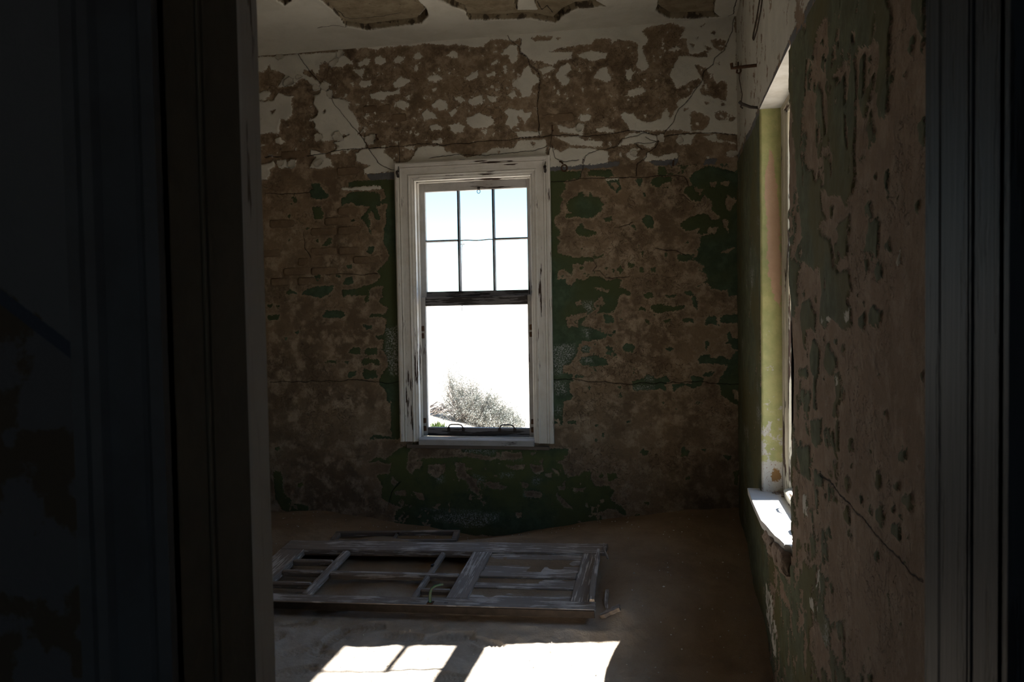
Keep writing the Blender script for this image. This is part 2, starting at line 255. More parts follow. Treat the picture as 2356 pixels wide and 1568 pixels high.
# ------------------------------------------------------------------ traced wear (wall metres in mm: layer, sign, points)
BACK = """W+ -3269 3870 -2950 3867 -2620 3863 -2542 3825 -2510 3770 -2567 3733 -2657 3745 -2724 3786 -2770 3779 -2777 3706 -2806 3687 -2840 3721 -2908 3737 -2920 3706 -2841 3669 -2774 3600 -2787 3559 -2833 3562 -2843 3616 -2921 3664 -3026 3618 -3054 3662 -3084 3611 -3154 3616 -3082 3707 -3150 3744 -3208 3759 -3218 3802 -3273 3742 -3655 3835 -3653 3878
W+ -2462 3887 -2406 3893 -2273 3903 -2108 3900 -1945 3898 -1622 3902 -1202 3909 -737 3908 -738 3816 -997 3827 -1100 3845 -1162 3820 -1224 3855 -1328 3853 -1392 3808 -1476 3804 -1560 3831 -1730 3845 -1859 3870 -1967 3858 -2098 3874 -2131 3866 -2230 3863 -2274 3851 -2318 3860 -2407 3883 -2441 3854
W+ -2751 3625 -2674 3520 -2681 3489 -2596 3478 -2518 3446 -2514 3383 -2466 3317 -2434 3252 -2458 3180 -2402 3156 -2388 3071 -2495 3061 -2585 3061 -2631 3031 -2699 3024 -2710 3052 -2658 3054 -2629 3095 -2673 3129 -2628 3137 -2525 3184 -2615 3178 -2639 3143 -2775 3145 -2820 3190 -2774 3198 -2835 3255 -2829 3286 -2862 3320 -2816 3349 -2792 3390 -2842 3446 -2828 3509 -2839 3526 -2788 3527
W+ -3545 3525 -3280 3507 -3192 3507 -3156 3563 -3075 3536 -3029 3533 -3027 3384 -3081 3334 -3139 3348 -3154 3237 -3288 3239 -3557 3179
W+ -3277 3593 -3214 3578 -3215 3546 -3280 3518 -3426 3538
W+ -3196 3180 -3143 3204 -3109 3159 -3145 3134 -3191 3153
W+ -3258 3065 -3194 3051 -3218 3036
W+ -3184 3007 -3091 3003 -3086 2949 -3162 2942
W+ -3081 2948 -3009 3004 -3005 2966 -3046 2936
W+ -3444 2988 -3296 2981 -3237 2989 -3207 3009 -3209 2955 -3256 2936 -3246 2892 -3282 2851 -3448 2848
W+ -2880 3087 -2823 3063 -2755 3049 -2745 3016 -2711 2993 -2679 2928 -2816 2924 -2890 2939 -2860 2980 -2836 3016 -2876 3034
W+ -2484 3023 -2405 3061 -2293 3055 -2227 3057 -2271 3075 -2204 3087 -2228 3020 -2174 2975 -2131 2931 -2132 2858 -2410 2856 -2415 2893 -2352 2922 -2419 2941 -2475 2960
W+ -2009 2946 -1953 3036 -1898 3054 -1747 3046 -1705 3002 -1535 2952 -1429 2956 -1322 3012 -1166 2993 -1123 3057 -907 3049 -893 2998 -900 2868 -1536 2870 -2121 2879
W+ -2062 3063 -1985 3059 -2008 3029
W+ -1832 3092 -1746 3102 -1747 3066 -1822 3071
W+ -1143 3123 -927 3111 -927 3081 -1113 3076
W+ -2443 3755 -2364 3796 -2331 3773 -2355 3733 -2421 3732
W+ -2298 3781 -2242 3797 -2194 3757 -2233 3724 -2293 3744
W+ -2139 3758 -2100 3786 -2045 3777 -2052 3736 -2123 3736
W+ -1974 3777 -1930 3809 -1883 3764 -1937 3743
W+ -1689 3760 -1635 3791 -1593 3763 -1605 3728 -1657 3747
W+ -2489 3706 -2389 3709 -2390 3668 -2402 3627 -2446 3661
W+ -2424 3613 -2335 3612 -2325 3569 -2393 3553 -2431 3576
W+ -2514 3603 -2475 3606 -2487 3565
W+ -2600 3751 -2555 3753 -2567 3728
W+ -2532 3772 -2482 3789 -2488 3748 -2522 3750
W+ -2154 3568 -2082 3625 -2027 3600 -1990 3587 -2062 3540 -2127 3535
W+ -1854 3593 -1783 3619 -1725 3584 -1779 3557 -1844 3566
W+ -1549 3576 -1437 3624 -1428 3578 -1502 3547
W+ -1375 3584 -1296 3604 -1302 3574 -1354 3567
W+ -2349 3498 -2260 3513 -2172 3507 -2095 3522 -2096 3481 -2195 3467 -2240 3438 -2339 3476
W+ -2125 3420 -2053 3426 -2005 3392 -2055 3354 -2120 3378
W+ -2052 3462 -1992 3474 -2009 3439
W+ -1818 3513 -1775 3510 -1781 3480 -1813 3492
W+ -1821 3380 -1771 3418 -1697 3402 -1693 3341 -1752 3329 -1805 3358
W+ -1621 3418 -1579 3435 -1547 3393 -1590 3375
W+ -1516 3401 -1399 3434 -1395 3362 -1464 3351 -1516 3370
W+ -1367 3421 -1284 3411 -1295 3371 -1347 3364
W+ -1206 3410 -1138 3441 -1123 3400 -1170 3383
W+ -1914 3314 -1870 3352 -1785 3295 -1775 3269 -1894 3261
W+ -1682 3309 -1612 3351 -1624 3305 -1667 3267
W+ -1851 3217 -1786 3228 -1728 3189 -1755 3170 -1830 3179
W+ -1685 3207 -1604 3227 -1557 3194 -1574 3149 -1638 3137 -1669 3170
W+ -1539 3259 -1433 3288 -1323 3251 -1319 3195 -1372 3167 -1478 3169 -1530 3208
W+ -1229 3280 -1192 3313 -1150 3296 -1078 3291 -1068 3260 -1017 3267 -1007 3236 -1070 3185 -1089 3231 -1120 3243 -1116 3182 -1174 3145 -1215 3188 -1193 3248
W+ -1252 3737 -1173 3801 -1111 3796 -1118 3676 -1165 3654 -1185 3721
W+ -1314 3767 -1272 3758 -1299 3745
W+ -1331 3672 -1268 3702 -1274 3668 -1321 3651
W+ -1233 3609 -1207 3637 -1192 3591 -1223 3583
W+ -1954 3708 -1933 3686 -1934 3655 -1955 3657
W+ -2357 3655 -2335 3643 -2357 3634
W+ -2290 3640 -2257 3648 -2280 3623
W+ -2233 3276 -2205 3280 -2211 3259 -2228 3260
W+ -2143 3104 -2104 3107 -2122 3082
W+ -2358 3132 -2314 3140 -2337 3112
W+ -3094 3276 -3053 3295 -3065 3274
W+ -3018 3095 -3000 3115 -3010 3078
W+ -1772 3664 -1750 3667 -1756 3647
W+ -1638 3654 -1627 3658 -1633 3638
W+ -1377 3478 -1361 3482 -1367 3462
W+ -1282 3502 -1261 3525 -1272 3496
W+ -1210 3471 -1179 3469 -1200 3450
W+ -1379 3341 -1327 3348 -1359 3329
W+ -1331 3124 -1310 3123 -1321 3098
W+ -1415 3150 -1378 3153 -1384 3102
W+ -1157 3518 -1094 3544 -1062 3612 -1021 3639 -1001 3567 -940 3533 -951 3493 -1003 3457 -1015 3387 -1087 3392 -1096 3443 -1158 3478
W+ -1079 3909 -305 3899 532 3885 531 3714 139 3746 178 3819 111 3854 44 3864 -81 3855 -150 3822 -97 3774 -102 3736 -141 3710 -142 3651 -99 3589 -94 3545 -153 3525 -191 3577 -185 3694 -170 3722 -209 3754 -316 3782 -376 3748 -395 3788 -514 3798 -525 3759 -776 3750 -857 3726 -675 3712 -686 3663 -777 3650 -839 3625 -920 3651 -1022 3669 -1082 3744
W+ 178 3791 545 3761 559 3004 46 3063 -256 3081 -265 3121 -328 3204 -284 3230 -215 3206 -186 3165 -118 3137 -11 3154 -1 3203 38 3220 57 3150 115 3234 106 3274 154 3299 202 3316 288 3406 270 3446 107 3380 55 3491 99 3555 119 3622 205 3615 186 3703
W+ -651 3690 -555 3708 -416 3687 -427 3644 -536 3632 -626 3669
W+ -941 3593 -839 3625 -824 3589 -901 3560
W+ -768 3610 -707 3625 -693 3575 -738 3538 -689 3495 -750 3449 -780 3491 -819 3544
W+ -518 3502 -477 3569 -418 3574 -399 3514 -369 3482 -429 3462
W+ -270 3544 -231 3555 -221 3511 -232 3462 -271 3475
W+ -282 3348 -252 3395 -135 3402 -130 3362 -214 3334
W+ -619 3430 -589 3433 -600 3394
W+ -632 3223 -542 3222 -547 3183 -593 3161 -632 3193
W+ -815 3159 -684 3126 -643 3164 -593 3151 -614 3072 -785 3102
W+ -518 3106 -443 3122 -364 3087 -365 3068 -484 3090
W+ 57 3665 110 3695 138 3668 90 3653
W+ -837 3065 -644 3064 -584 3031 -460 3014 -465 2964 -585 2981 -686 2997 -766 3031
W+ -879 2997 -778 2942 -706 2978 -555 2960 -426 2933 -407 2852 -587 2832 -871 2836
W+ -341 2967 -296 3014 -256 3061 -138 3064 -32 3019 -62 2952 -91 2934 -198 2979
W+ -288 2895 -228 2951 -189 2939 -209 2891 -170 2879 -229 2848
W+ 103 2992 123 3029 247 3027 208 2947 122 2951
W+ 324 3056 390 3130 531 3102 545 3014 409 3022
W+ 295 3000 390 3023 399 2975 521 2953 540 2938 342 2968
W+ -141 2858 -111 2906 -33 2867 93 2899 116 2849 -131 2838
W+ -352 2909 -312 2916 -317 2882
W+ 312 2849 355 2856 350 2837
W+ 488 2883 539 2870 511 2833
W+ -586 3260 -561 3278 -571 3249
W+ -451 3300 -431 3304 -441 3290
W+ -489 3417 -469 3420 -479 3406
W+ -26 3633 -6 3631 -16 3603
W+ -56 3460 -37 3454 -47 3444
W+ -142 3192 -122 3196 -127 3176
W+ -258 3719 -234 3717 -244 3706
W- 376 3726 470 3709 479 3670 441 3626 385 3659 367 3708
W- 210 3696 243 3699 234 3666
W- 319 3683 366 3660 338 3634
W- 377 3784 395 3787 395 3758 372 3765
W- 249 3746 272 3749 263 3731
W- 283 3835 311 3837 301 3824
W- 242 3545 327 3519 336 3480 374 3458 392 3389 449 3414 477 3383 476 3259 297 3319 279 3359 317 3404 289 3445
W- 210 3179 239 3197 353 3142 333 3075 295 3048 209 3053
W- 391 3178 466 3173 532 3130 513 3103 400 3129
W- 311 3260 363 3252 325 3240
W- 153 3222 192 3219 163 3197
W- -1009 3838 -947 3853 -835 3839 -846 3815 -978 3815
W- -805 3831 -775 3829 -790 3810
W- -1012 3035 -970 3033 -991 3009
W- 186 3626 338 3634 328 3596 205 3605
W- 394 3553 431 3550 422 3531
W- 439 3261 467 3240 438 3213
W- -3236 3424 -3183 3426 -3219 3396
W- -2757 3388 -2734 3402 -2724 3380 -2747 3366
W- -2627 3174 -2536 3190 -2582 3166 -2628 3142
W- -1292 2980 -1271 2979 -1281 2959
W- -1020 3030 -990 3034 -1000 3004
S+ -871 2851 -328 2853 -348 2810 -588 2807 -872 2804
S+ -121 2844 116 2849 101 2796 -44 2799
S+ 312 2836 398 2830 388 2791 293 2792
S+ -2388 2853 -2138 2859 -2139 2801 -2356 2796
G+ -2551 2800 -2139 2804 -2131 2724 -2144 2602 -2128 1967 -2141 1425 -2271 1426 -2270 1492 -2330 1492 -2345 1531 -2269 1520 -2251 1645 -2261 1674 -2285 1683 -2397 1685 -2366 1709 -2255 1702 -2223 1759 -2263 1769 -2312 1818 -2271 1846 -2280 1894 -2269 1932 -2335 1933 -2391 1906 -2393 1829 -2414 1791 -2434 1830 -2413 1858 -2494 1860 -2585 1867 -2627 1843 -2625 1911 -2543 1909 -2400 1944 -2319 1971 -2287 2018 -2317 2057 -2255 2113 -2203 2178 -2261 2303 -2237 2464 -2244 2587 -2304 2590 -2277 2465 -2316 2486 -2355 2544 -2386 2526 -2350 2354 -2379 2402 -2418 2470 -2457 2491 -2395 2546 -2364 2592 -2455 2596 -2525 2627 -2617 2603 -2626 2660 -2585 2678 -2523 2713 -2301 2703 -2290 2741 -2552 2753
G+ -2875 2796 -2813 2798 -2798 2764 -2718 2684 -2790 2668 -2883 2681 -2897 2740 -2871 2758
G+ -2875 2604 -2802 2610 -2778 2552 -2800 2495 -2857 2502
G+ -2775 2474 -2708 2491 -2714 2453
G+ -2867 2323 -2830 2351 -2831 2317
G+ -2801 2283 -2737 2348 -2711 2352 -2718 2299 -2770 2272
G+ -2875 2033 -2818 2041 -2814 2002 -2850 1984
G+ -2684 2038 -2642 2046 -2633 2008 -2674 2018
G+ -2597 2007 -2541 2020 -2522 1966 -2583 1949 -2634 1959
G+ -2994 1880 -2935 1928 -2831 1949 -2706 1951 -2708 1913 -2750 1875 -2823 1847 -2885 1868
G+ -3136 1898 -3103 1922 -3041 1905 -3041 1891 -3115 1883
G+ -3297 1808 -3255 1807 -3261 1778 -3298 1778
G+ -3223 1797 -3186 1791 -3193 1762 -3219 1777
G+ -3306 1714 -3183 1717 -3195 1678 -3301 1675
G+ -2807 1692 -2774 1749 -2630 1742 -2595 1698 -2631 1679 -2745 1681
G+ -2454 1619 -2368 1618 -2369 1579 -2420 1575
G+ -2539 2475 -2508 2493 -2494 2469
G+ -2404 2212 -2382 2259 -2327 2258 -2343 2220 -2374 2202
G+ -2589 2112 -2538 2116 -2529 2091 -2570 2088
G+ -3061 1568 -3024 1573 -3030 1539
G+ -3162 1530 -3131 1520 -3137 1491
G- -2301 2713 -2240 2729 -2222 2652 -2263 2635 -2282 2674
G- -2365 2545 -2335 2548 -2326 2496 -2346 2496
G- -2273 2607 -2213 2600 -2230 2520 -2238 2416 -2257 2445 -2265 2541
G+ -2270 1498 -2139 1496 -2148 671 -2228 699 -2232 766 -2224 882 -2232 969 -2262 988 -2260 1065 -2319 1123 -2339 1152 -2276 1238 -2245 1267 -2248 1344 -2292 1411
G+ -2577 1389 -2545 1433 -2484 1423 -2486 1374 -2526 1375
G+ -2449 1403 -2413 1427 -2332 1426 -2333 1373 -2445 1374
G+ -2487 1326 -2436 1340 -2334 1335 -2305 1287 -2336 1277 -2386 1306 -2457 1277
G+ -2791 1308 -2775 1328 -2702 1327 -2703 1303
G+ -2641 1312 -2579 1322 -2590 1297
G+ -2598 1181 -2582 1225 -2520 1239 -2526 1200 -2572 1181
G+ -2470 1200 -2453 1253 -2347 1238 -2338 1181 -2440 1166
G+ -3072 271 -3023 297 -3013 273 -3056 252
G+ -3287 376 -3223 387 -3203 318 -3218 188 -3092 121 -2976 95 -2978 15 -3094 32 -3200 58 -3283 166
G+ -3259 586 -3222 597 -3239 547
G+ -872 2812 -625 2786 -632 2738 -744 2723 -772 2710 -744 2695 -751 2661 -794 2615 -767 2579 -795 2525 -796 2470 -839 2443 -846 2395 -799 2317 -827 2277 -799 2255 -821 2214 -822 2165 -752 2135 -655 2118 -592 2130 -537 2108 -544 2081 -600 2096 -614 2069 -718 2072 -698 2030 -719 1982 -775 2032 -817 2019 -832 1950 -762 1962 -762 1934 -714 1898 -671 1960 -622 1945 -553 1977 -484 1969 -443 1933 -395 1932 -367 1959 -326 1937 -341 1890 -410 1817 -876 1826
G+ -562 2796 -411 2789 -371 2739 -412 2727 -577 2756
G+ -436 2708 -337 2717 -318 2634 -359 2609 -406 2652
G+ -205 2714 -158 2715 -169 2641 -186 2649
G+ -88 2705 -41 2723 59 2715 59 2671 12 2673 -35 2635 -88 2665
G+ -40 2794 152 2791 152 2730 -41 2730
G+ -743 2543 -718 2577 -655 2595 -648 2625 -620 2624 -607 2593 -572 2591 -565 2625 -544 2590 -496 2588 -456 2524 -477 2470 -540 2425 -595 2420 -657 2429 -733 2495
G+ -758 2468 -699 2466 -671 2444 -748 2433
G+ -672 2361 -630 2380 -603 2338 -520 2321 -521 2294 -604 2283 -673 2306
G+ -457 2422 -396 2419 -382 2398 -417 2386 -451 2394
G+ -168 2404 -138 2433 -97 2425 -71 2373 -78 2326 -105 2320 -132 2341 -165 2376
G+ -253 2363 -206 2364 -210 2324 -233 2338
G+ -159 2603 -136 2606 -123 2575 -146 2572
G+ 154 2209 180 2222 187 2205 160 2199
G+ 204 2711 257 2755 342 2784 562 2720 574 2640 569 1797 478 1798 466 1838 394 1846 355 1860 322 1901 250 1876 316 1922 316 1969 257 1990 264 2037 225 2066 219 2086 252 2125 266 2185 266 2232 286 2252 338 2264 253 2273 260 2313 161 2297 128 2345 175 2397 261 2421 287 2426 320 2425 359 2370 430 2380 392 2422 359 2457 360 2503 340 2531 308 2566 275 2520 209 2530 157 2593 164 2626 223 2637 204 2678
G+ -175 2152 -144 2144 -161 2111
G+ 7 2140 27 2132 20 2092
G+ -277 2066 -223 2065 -230 2038 -271 2039
G+ -189 2030 -162 2029 -149 1988 -183 1995
G+ -102 2020 -55 2026 -62 1992 -95 1993
G+ -366 2028 -332 2047 -308 2012 -333 1992
G+ -401 2022 -373 2024 -380 2000
G+ -455 2044 -421 2036 -442 2019
G+ 100 2116 133 2122 219 2120 212 2073 106 2069
G+ -151 1831 -117 1837 -84 1810 -151 1811
G- 223 2630 295 2607 275 2561 243 2589
G- 282 2540 353 2517 359 2450 327 2458 288 2507
G- 419 2654 484 2664 478 2625 432 2634
G- 464 2559 535 2516 496 2418 464 2472
G- 430 2380 482 2358 482 2272 449 2313
G- 332 2317 404 2315 391 2275 325 2271
G- 442 2146 533 2163 487 2125 422 2120
G- 13 2788 139 2785 135 2741 33 2740
G- -413 2693 -351 2690 -338 2649 -372 2637
G- 348 2657 400 2662 387 2622 348 2624
G- 251 2051 297 2030 277 1983 257 2011
G+ -875 1895 -327 1882 -253 1840 -260 1812 -321 1827 -356 1780 -363 1732 -391 1684 -515 1679 -494 1734 -452 1754 -479 1817 -535 1769 -549 1707 -648 1591 -524 1554 -455 1526 -373 1518 -414 1498 -441 1508 -483 1478 -636 1465 -664 1438 -694 1340 -737 1284 -793 1264 -794 1221 -710 1207 -717 1151 -731 1151 -740 1060 -712 1032 -741 1004 -790 989 -800 793 -882 793
G+ -467 1671 -398 1663 -385 1601 -454 1602
G+ -155 1817 -138 1830 -97 1829 -81 1802 -104 1789 -145 1796
G+ 3 1814 24 1823 84 1812 83 1792 23 1796
G+ -193 1715 -172 1725 -139 1707 -146 1690 -186 1694
G+ -105 1734 -71 1747 23 1742 76 1724 149 1733 152 1702 69 1690 -45 1678 -105 1707
G+ 147 1838 190 1844 229 1795 255 1721 242 1697 216 1728 203 1803 157 1817
G+ -153 1625 -106 1621 -113 1590 -140 1604
G+ -9 1616 15 1636 48 1632 35 1602 1 1599
G+ 138 1624 155 1634 208 1630 214 1596 181 1607 155 1597
G+ 297 1585 307 1625 327 1652 386 1644 385 1583 346 1591 313 1578
G+ 412 1597 425 1650 458 1656 549 1658 555 1588
G+ 463 1502 483 1528 502 1481 560 1474 560 1393 501 1393 489 1427
G+ -456 1408 -429 1425 -398 1408 -422 1387
G+ -326 1414 -305 1441 -257 1444 -223 1413 -251 1379 -306 1383
G+ -1 1401 33 1418 66 1400 33 1380
G+ 232 1314 292 1361 331 1354 351 1327 423 1340 488 1313 527 1380 566 1366 564 968 538 968 466 1008 421 1056 402 1124 388 1130 442 1225 461 1272 350 1280 258 1287
G+ -666 1312 -652 1340 -526 1353 -444 1318 -437 1276 -514 1269 -646 1284
G+ -644 1417 -615 1444 -560 1423 -568 1374 -637 1368
G+ -261 1151 -219 1165 -172 1165 -138 1206 -97 1185 -70 1165 -3 1199 37 1158 3 1123 3 1075 -51 1096 -119 1082 -241 1082 -247 1130
G+ 50 1130 197 1137 191 1171 217 1192 290 1171 283 1144 263 1117 210 1096 150 1117 57 1089
G+ 284 1185 297 1215 363 1222 350 1191
G+ -599 1106 -568 1109 -579 1081
G+ -764 835 -694 842 -694 811 -757 814
G+ 299 1449 325 1469 338 1435 312 1388
G+ -364 1109 -336 1113 -343 1089
G+ -92 1665 -72 1662 -79 1645
G- -688 1765 -646 1785 -632 1750 -674 1741
G- -759 1655 -591 1694 -599 1660 -662 1633 -669 1577 -753 1578
G- -515 1672 -467 1671 -461 1602 -385 1587 -386 1539 -496 1547
G- -664 1445 -622 1465 -518 1471 -512 1360 -568 1360 -595 1388 -560 1416 -608 1444 -644 1417 -637 1375 -672 1403
G- -547 1887 -451 1871 -423 1871 -430 1843 -485 1851
G- 490 1555 561 1547 554 1480 509 1494
G- 499 1083 545 1076 557 995 518 1015
G+ -2427 474 -2360 520 -2286 503 -2173 585 -2126 613 -2034 618 -2081 560 -2092 462 -1954 518 -1899 528 -1754 522 -1672 532 -1556 534 -1441 510 -1136 533 -1147 -99 -1372 -108 -1658 -100 -1802 -79 -2215 -40 -2212 68 -2156 105 -2266 146 -2331 189 -2310 280 -2364 368 -2242 388 -2240 469 -2361 484
G+ -3286 366 -3226 385 -3199 294 -3202 203 -3097 132 -3069 87 -2971 90 -2983 16 -3090 22 -3216 55 -3283 145
G+ -3068 270 -3024 289 -3035 253 -3064 247
G+ -2413 671 -2393 707 -2170 683 -2171 670 -2226 673
G+ -1644 620 -1135 623 -1135 593 -1334 573 -1352 538 -1555 569 -1627 576
G- -2082 498 -1954 492 -1974 438 -2029 419 -2048 375 -2102 427
G- -1909 466 -1764 478 -1774 407 -1848 361 -1902 378
G- -1691 488 -1602 481 -1612 428 -1594 402 -1541 368 -1481 265 -1500 221 -1561 263 -1604 341 -1667 365
G- -2224 362 -2179 318 -2217 282 -2244 317
G- -2209 237 -2116 249 -2107 204 -2191 202
G- -2051 241 -1960 226 -1952 173 -2007 180
G- -1318 486 -1137 490 -1138 446 -1274 452
G- -1497 334 -1276 340 -1259 297 -1365 277
G- -1898 121 -1816 150 -1844 97
G- -1474 178 -1429 170 -1457 134
G- -1297 148 -1235 167 -1254 97 -1299 69
G- -1201 99 -1143 109 -1144 83 -1185 56
G+ -1313 612 -759 616 -768 573 -794 522 -863 521 -812 487 -787 419 -762 386 -677 405 -634 440 -592 432 -584 381 -551 323 -442 325 -401 276 -435 232 -352 167 -311 126 -320 100 -361 107 -369 141 -461 147 -487 129 -471 61 -379 64 -329 58 -463 28 -889 -64 -1326 -106
G+ -525 408 -491 434 -475 384 -508 391
G+ -449 418 -391 428 -375 394 -408 368 -450 367
G+ -198 591 -173 629 -133 601 -166 567
G+ 111 613 136 638 176 606 168 573 119 572
G+ 150 415 174 419 174 390 150 390
G+ -174 206 -145 215 -137 190 -162 185
G+ -249 102 -196 113 -171 96 -246 77
G+ 439 586 494 578 470 537 439 561
G+ 501 463 541 472 540 358 509 357
G+ -311 833 -270 842 -270 825 -295 821
G+ -545 806 -524 810 -533 793
G+ 264 632 296 633 288 608
G+ -760 829 -696 838 -705 812 -756 812
G- -1296 582 -1138 584 -1122 533 -1315 512
G- -1263 470 -1105 490 -1123 438 -1228 453
G- -1079 491 -967 476 -950 433 -1020 397 -1062 439
G- -950 416 -881 426 -899 383 -942 390
G- -849 315 -781 300 -798 274 -841 281
G- -721 301 -645 303 -619 321 -645 278 -721 276
G- -1126 265 -1056 276 -970 261 -988 209 -1092 223
G- -867 263 -765 180 -723 130 -800 154 -859 212
G- -519 221 -485 222 -494 180 -519 187
G- -597 100 -478 129 -461 138 -361 107 -320 83 -387 64 -462 79 -488 44 -504 86
G- -1199 99 -1138 92 -1147 57 -1191 55
G- -907 468 -847 444 -830 401 -881 435
G- -1142 343 -1081 335 -1091 292 -1134 300
G- -1318 321 -1265 305 -1275 279 -1319 269
G- -751 557 -641 550 -658 524 -709 515 -693 473 -718 481
C+ -1891 42 -1727 74 -1547 88 -1325 86 -1335 25 -1477 -24 -1594 -45 -1728 -6 -1873 7
C+ -1626 603 -1448 614 -1333 590 -1360 563 -1600 568
C+ -1848 361 -1775 381 -1776 328 -1830 318
C+ -1541 403 -1443 370 -1453 335 -1507 317
C+ -1319 408 -1196 419 -1196 385 -1302 374
C+ -1981 101 -1547 97 -1431 87 -1449 78 -1981 84
C+ -1314 547 -1217 557 -1130 541 -1139 515 -1262 522
C+ -1126 274 -1039 268 -1040 233 -1118 222
C+ -1046 379 -977 372 -995 329 -1047 328
C+ -1316 408 -1193 411 -1194 385 -1317 373
C+ -875 1440 -699 1445 -693 1375 -765 1285 -808 1200 -872 1201
C+ -872 1158 -767 1151 -754 1053 -846 1046
C+ -632 1771 -548 1784 -558 1597 -600 1590 -577 1680 -625 1730
C+ -628 1563 -565 1548 -580 1493 -622 1500
C+ -158 1192 -84 1185 -91 1151 -152 1158
C+ -247 1116 -84 1123 -85 1089 -241 1082
C+ -643 1437 -567 1430 -568 1381 -637 1389
C+ -652 1340 -554 1339 -555 1291 -645 1291
C+ -868 954 -798 961 -806 877 -848 883
C+ -2251 1440 -2150 1477 -2147 1180 -2226 1209 -2273 1373
C+ -2258 1587 -2147 1605 -2151 1433 -2251 1434
W+ -2624 2742 -2603 2750 -2441 2752 -2270 2749 -2265 2725 -2421 2720 -2604 2726
W+ -440 2714 -378 2724 -337 2720 -344 2709 -433 2708
K. -2956 3867 -2918 3790 -2851 3712 -2796 3644 -2707 3554 -2665 3456 -2577 3345 -2512 3257 -2425 3167 -2360 3048 -2285 2939 -2187 2882 -2132 2874
K. -1202 3909 -1172 3841 -1106 3785 -1091 3734 -1040 3690 -1021 3639 -970 3585 -940 3543 -952 3433 -965 3284 -951 3172 -948 3082
K. -3294 3040 -3148 3043 -2985 3034 -2824 3036 -2675 3055 -2517 3067 -2382 3065 -2227 3062 -2061 3068 -1941 3077 -1811 3070 -1747 3051 -1639 3065 -1533 3059 -1395 3072 -1259 3064 -1113 3071 -979 3073 -749 3080
K. -1846 2958 -1641 2973 -1429 2956 -1219 2960 -1011 2969 -888 2993
K. -1082 3739 -1042 3700 -1022 3649 -961 3594 -936 3552 -944 3433 -966 3304 -953 3183 -949 3082
K. -1094 3065 -908 3074 -755 3081 -584 3056 -365 3068 -256 3081 -129 3064 7 3026 200 3035 371 3025 540 3005
K. 527 3867 522 3772 479 3690 460 3634 394 3591 375 3535 308 3492 298 3425 240 3352 183 3278 124 3214 85 3139 36 3073 -22 3018 -52 2942 -121 2906 -141 2848
K. -32 3038 -139 3059 -227 3030 -306 3025 -346 2968 -486 2946 -566 2930 -607 2883 -617 2853
K. -848 2996 -824 2894 -769 2871 -647 2875
K. -129 3024 -42 2980 -208 2980 -159 2938
K. -589 2900 -610 2847 -632 2738
K. -870 2722 -744 2719 -625 2731 -440 2732 -331 2724 -202 2724 -115 2716 -41 2726 46 2722 145 2717 178 2686 191 2645
K. -126 2876 -194 2819 -202 2738
K. 124 2574 157 2573 203 2524
K. -537 2087 -517 2052 -545 2012 -490 2010 -449 1961 -395 1953 -360 1959 -265 1963
K. -335 2342 -267 2367 -240 2379
K. -60 2176 27 2159 80 2158 159 2115
K. -879 1162 -773 1169 -703 1172 -654 1158 -599 1144 -460 1151 -391 1134 -281 1127 -199 1137 -17 1137 71 1141 151 1144 283 1147 336 1134 558 1130
K. -3296 1142 -3189 1152 -3094 1142 -3020 1152 -2973 1142 -2915 1157 -2832 1147 -2748 1162 -2666 1147 -2583 1166 -2440 1157 -2339 1147 -2268 1132 -2147 1147
K. -2766 2040 -2622 2046 -2459 2032 -2317 2038
K. -3291 2738 -3122 2726 -2986 2724 -2902 2730
K. -2964 2394 -2957 2278 -2907 2199 -2898 2140
K. -2151 319 -2217 255 -2257 156 -2277 110"""
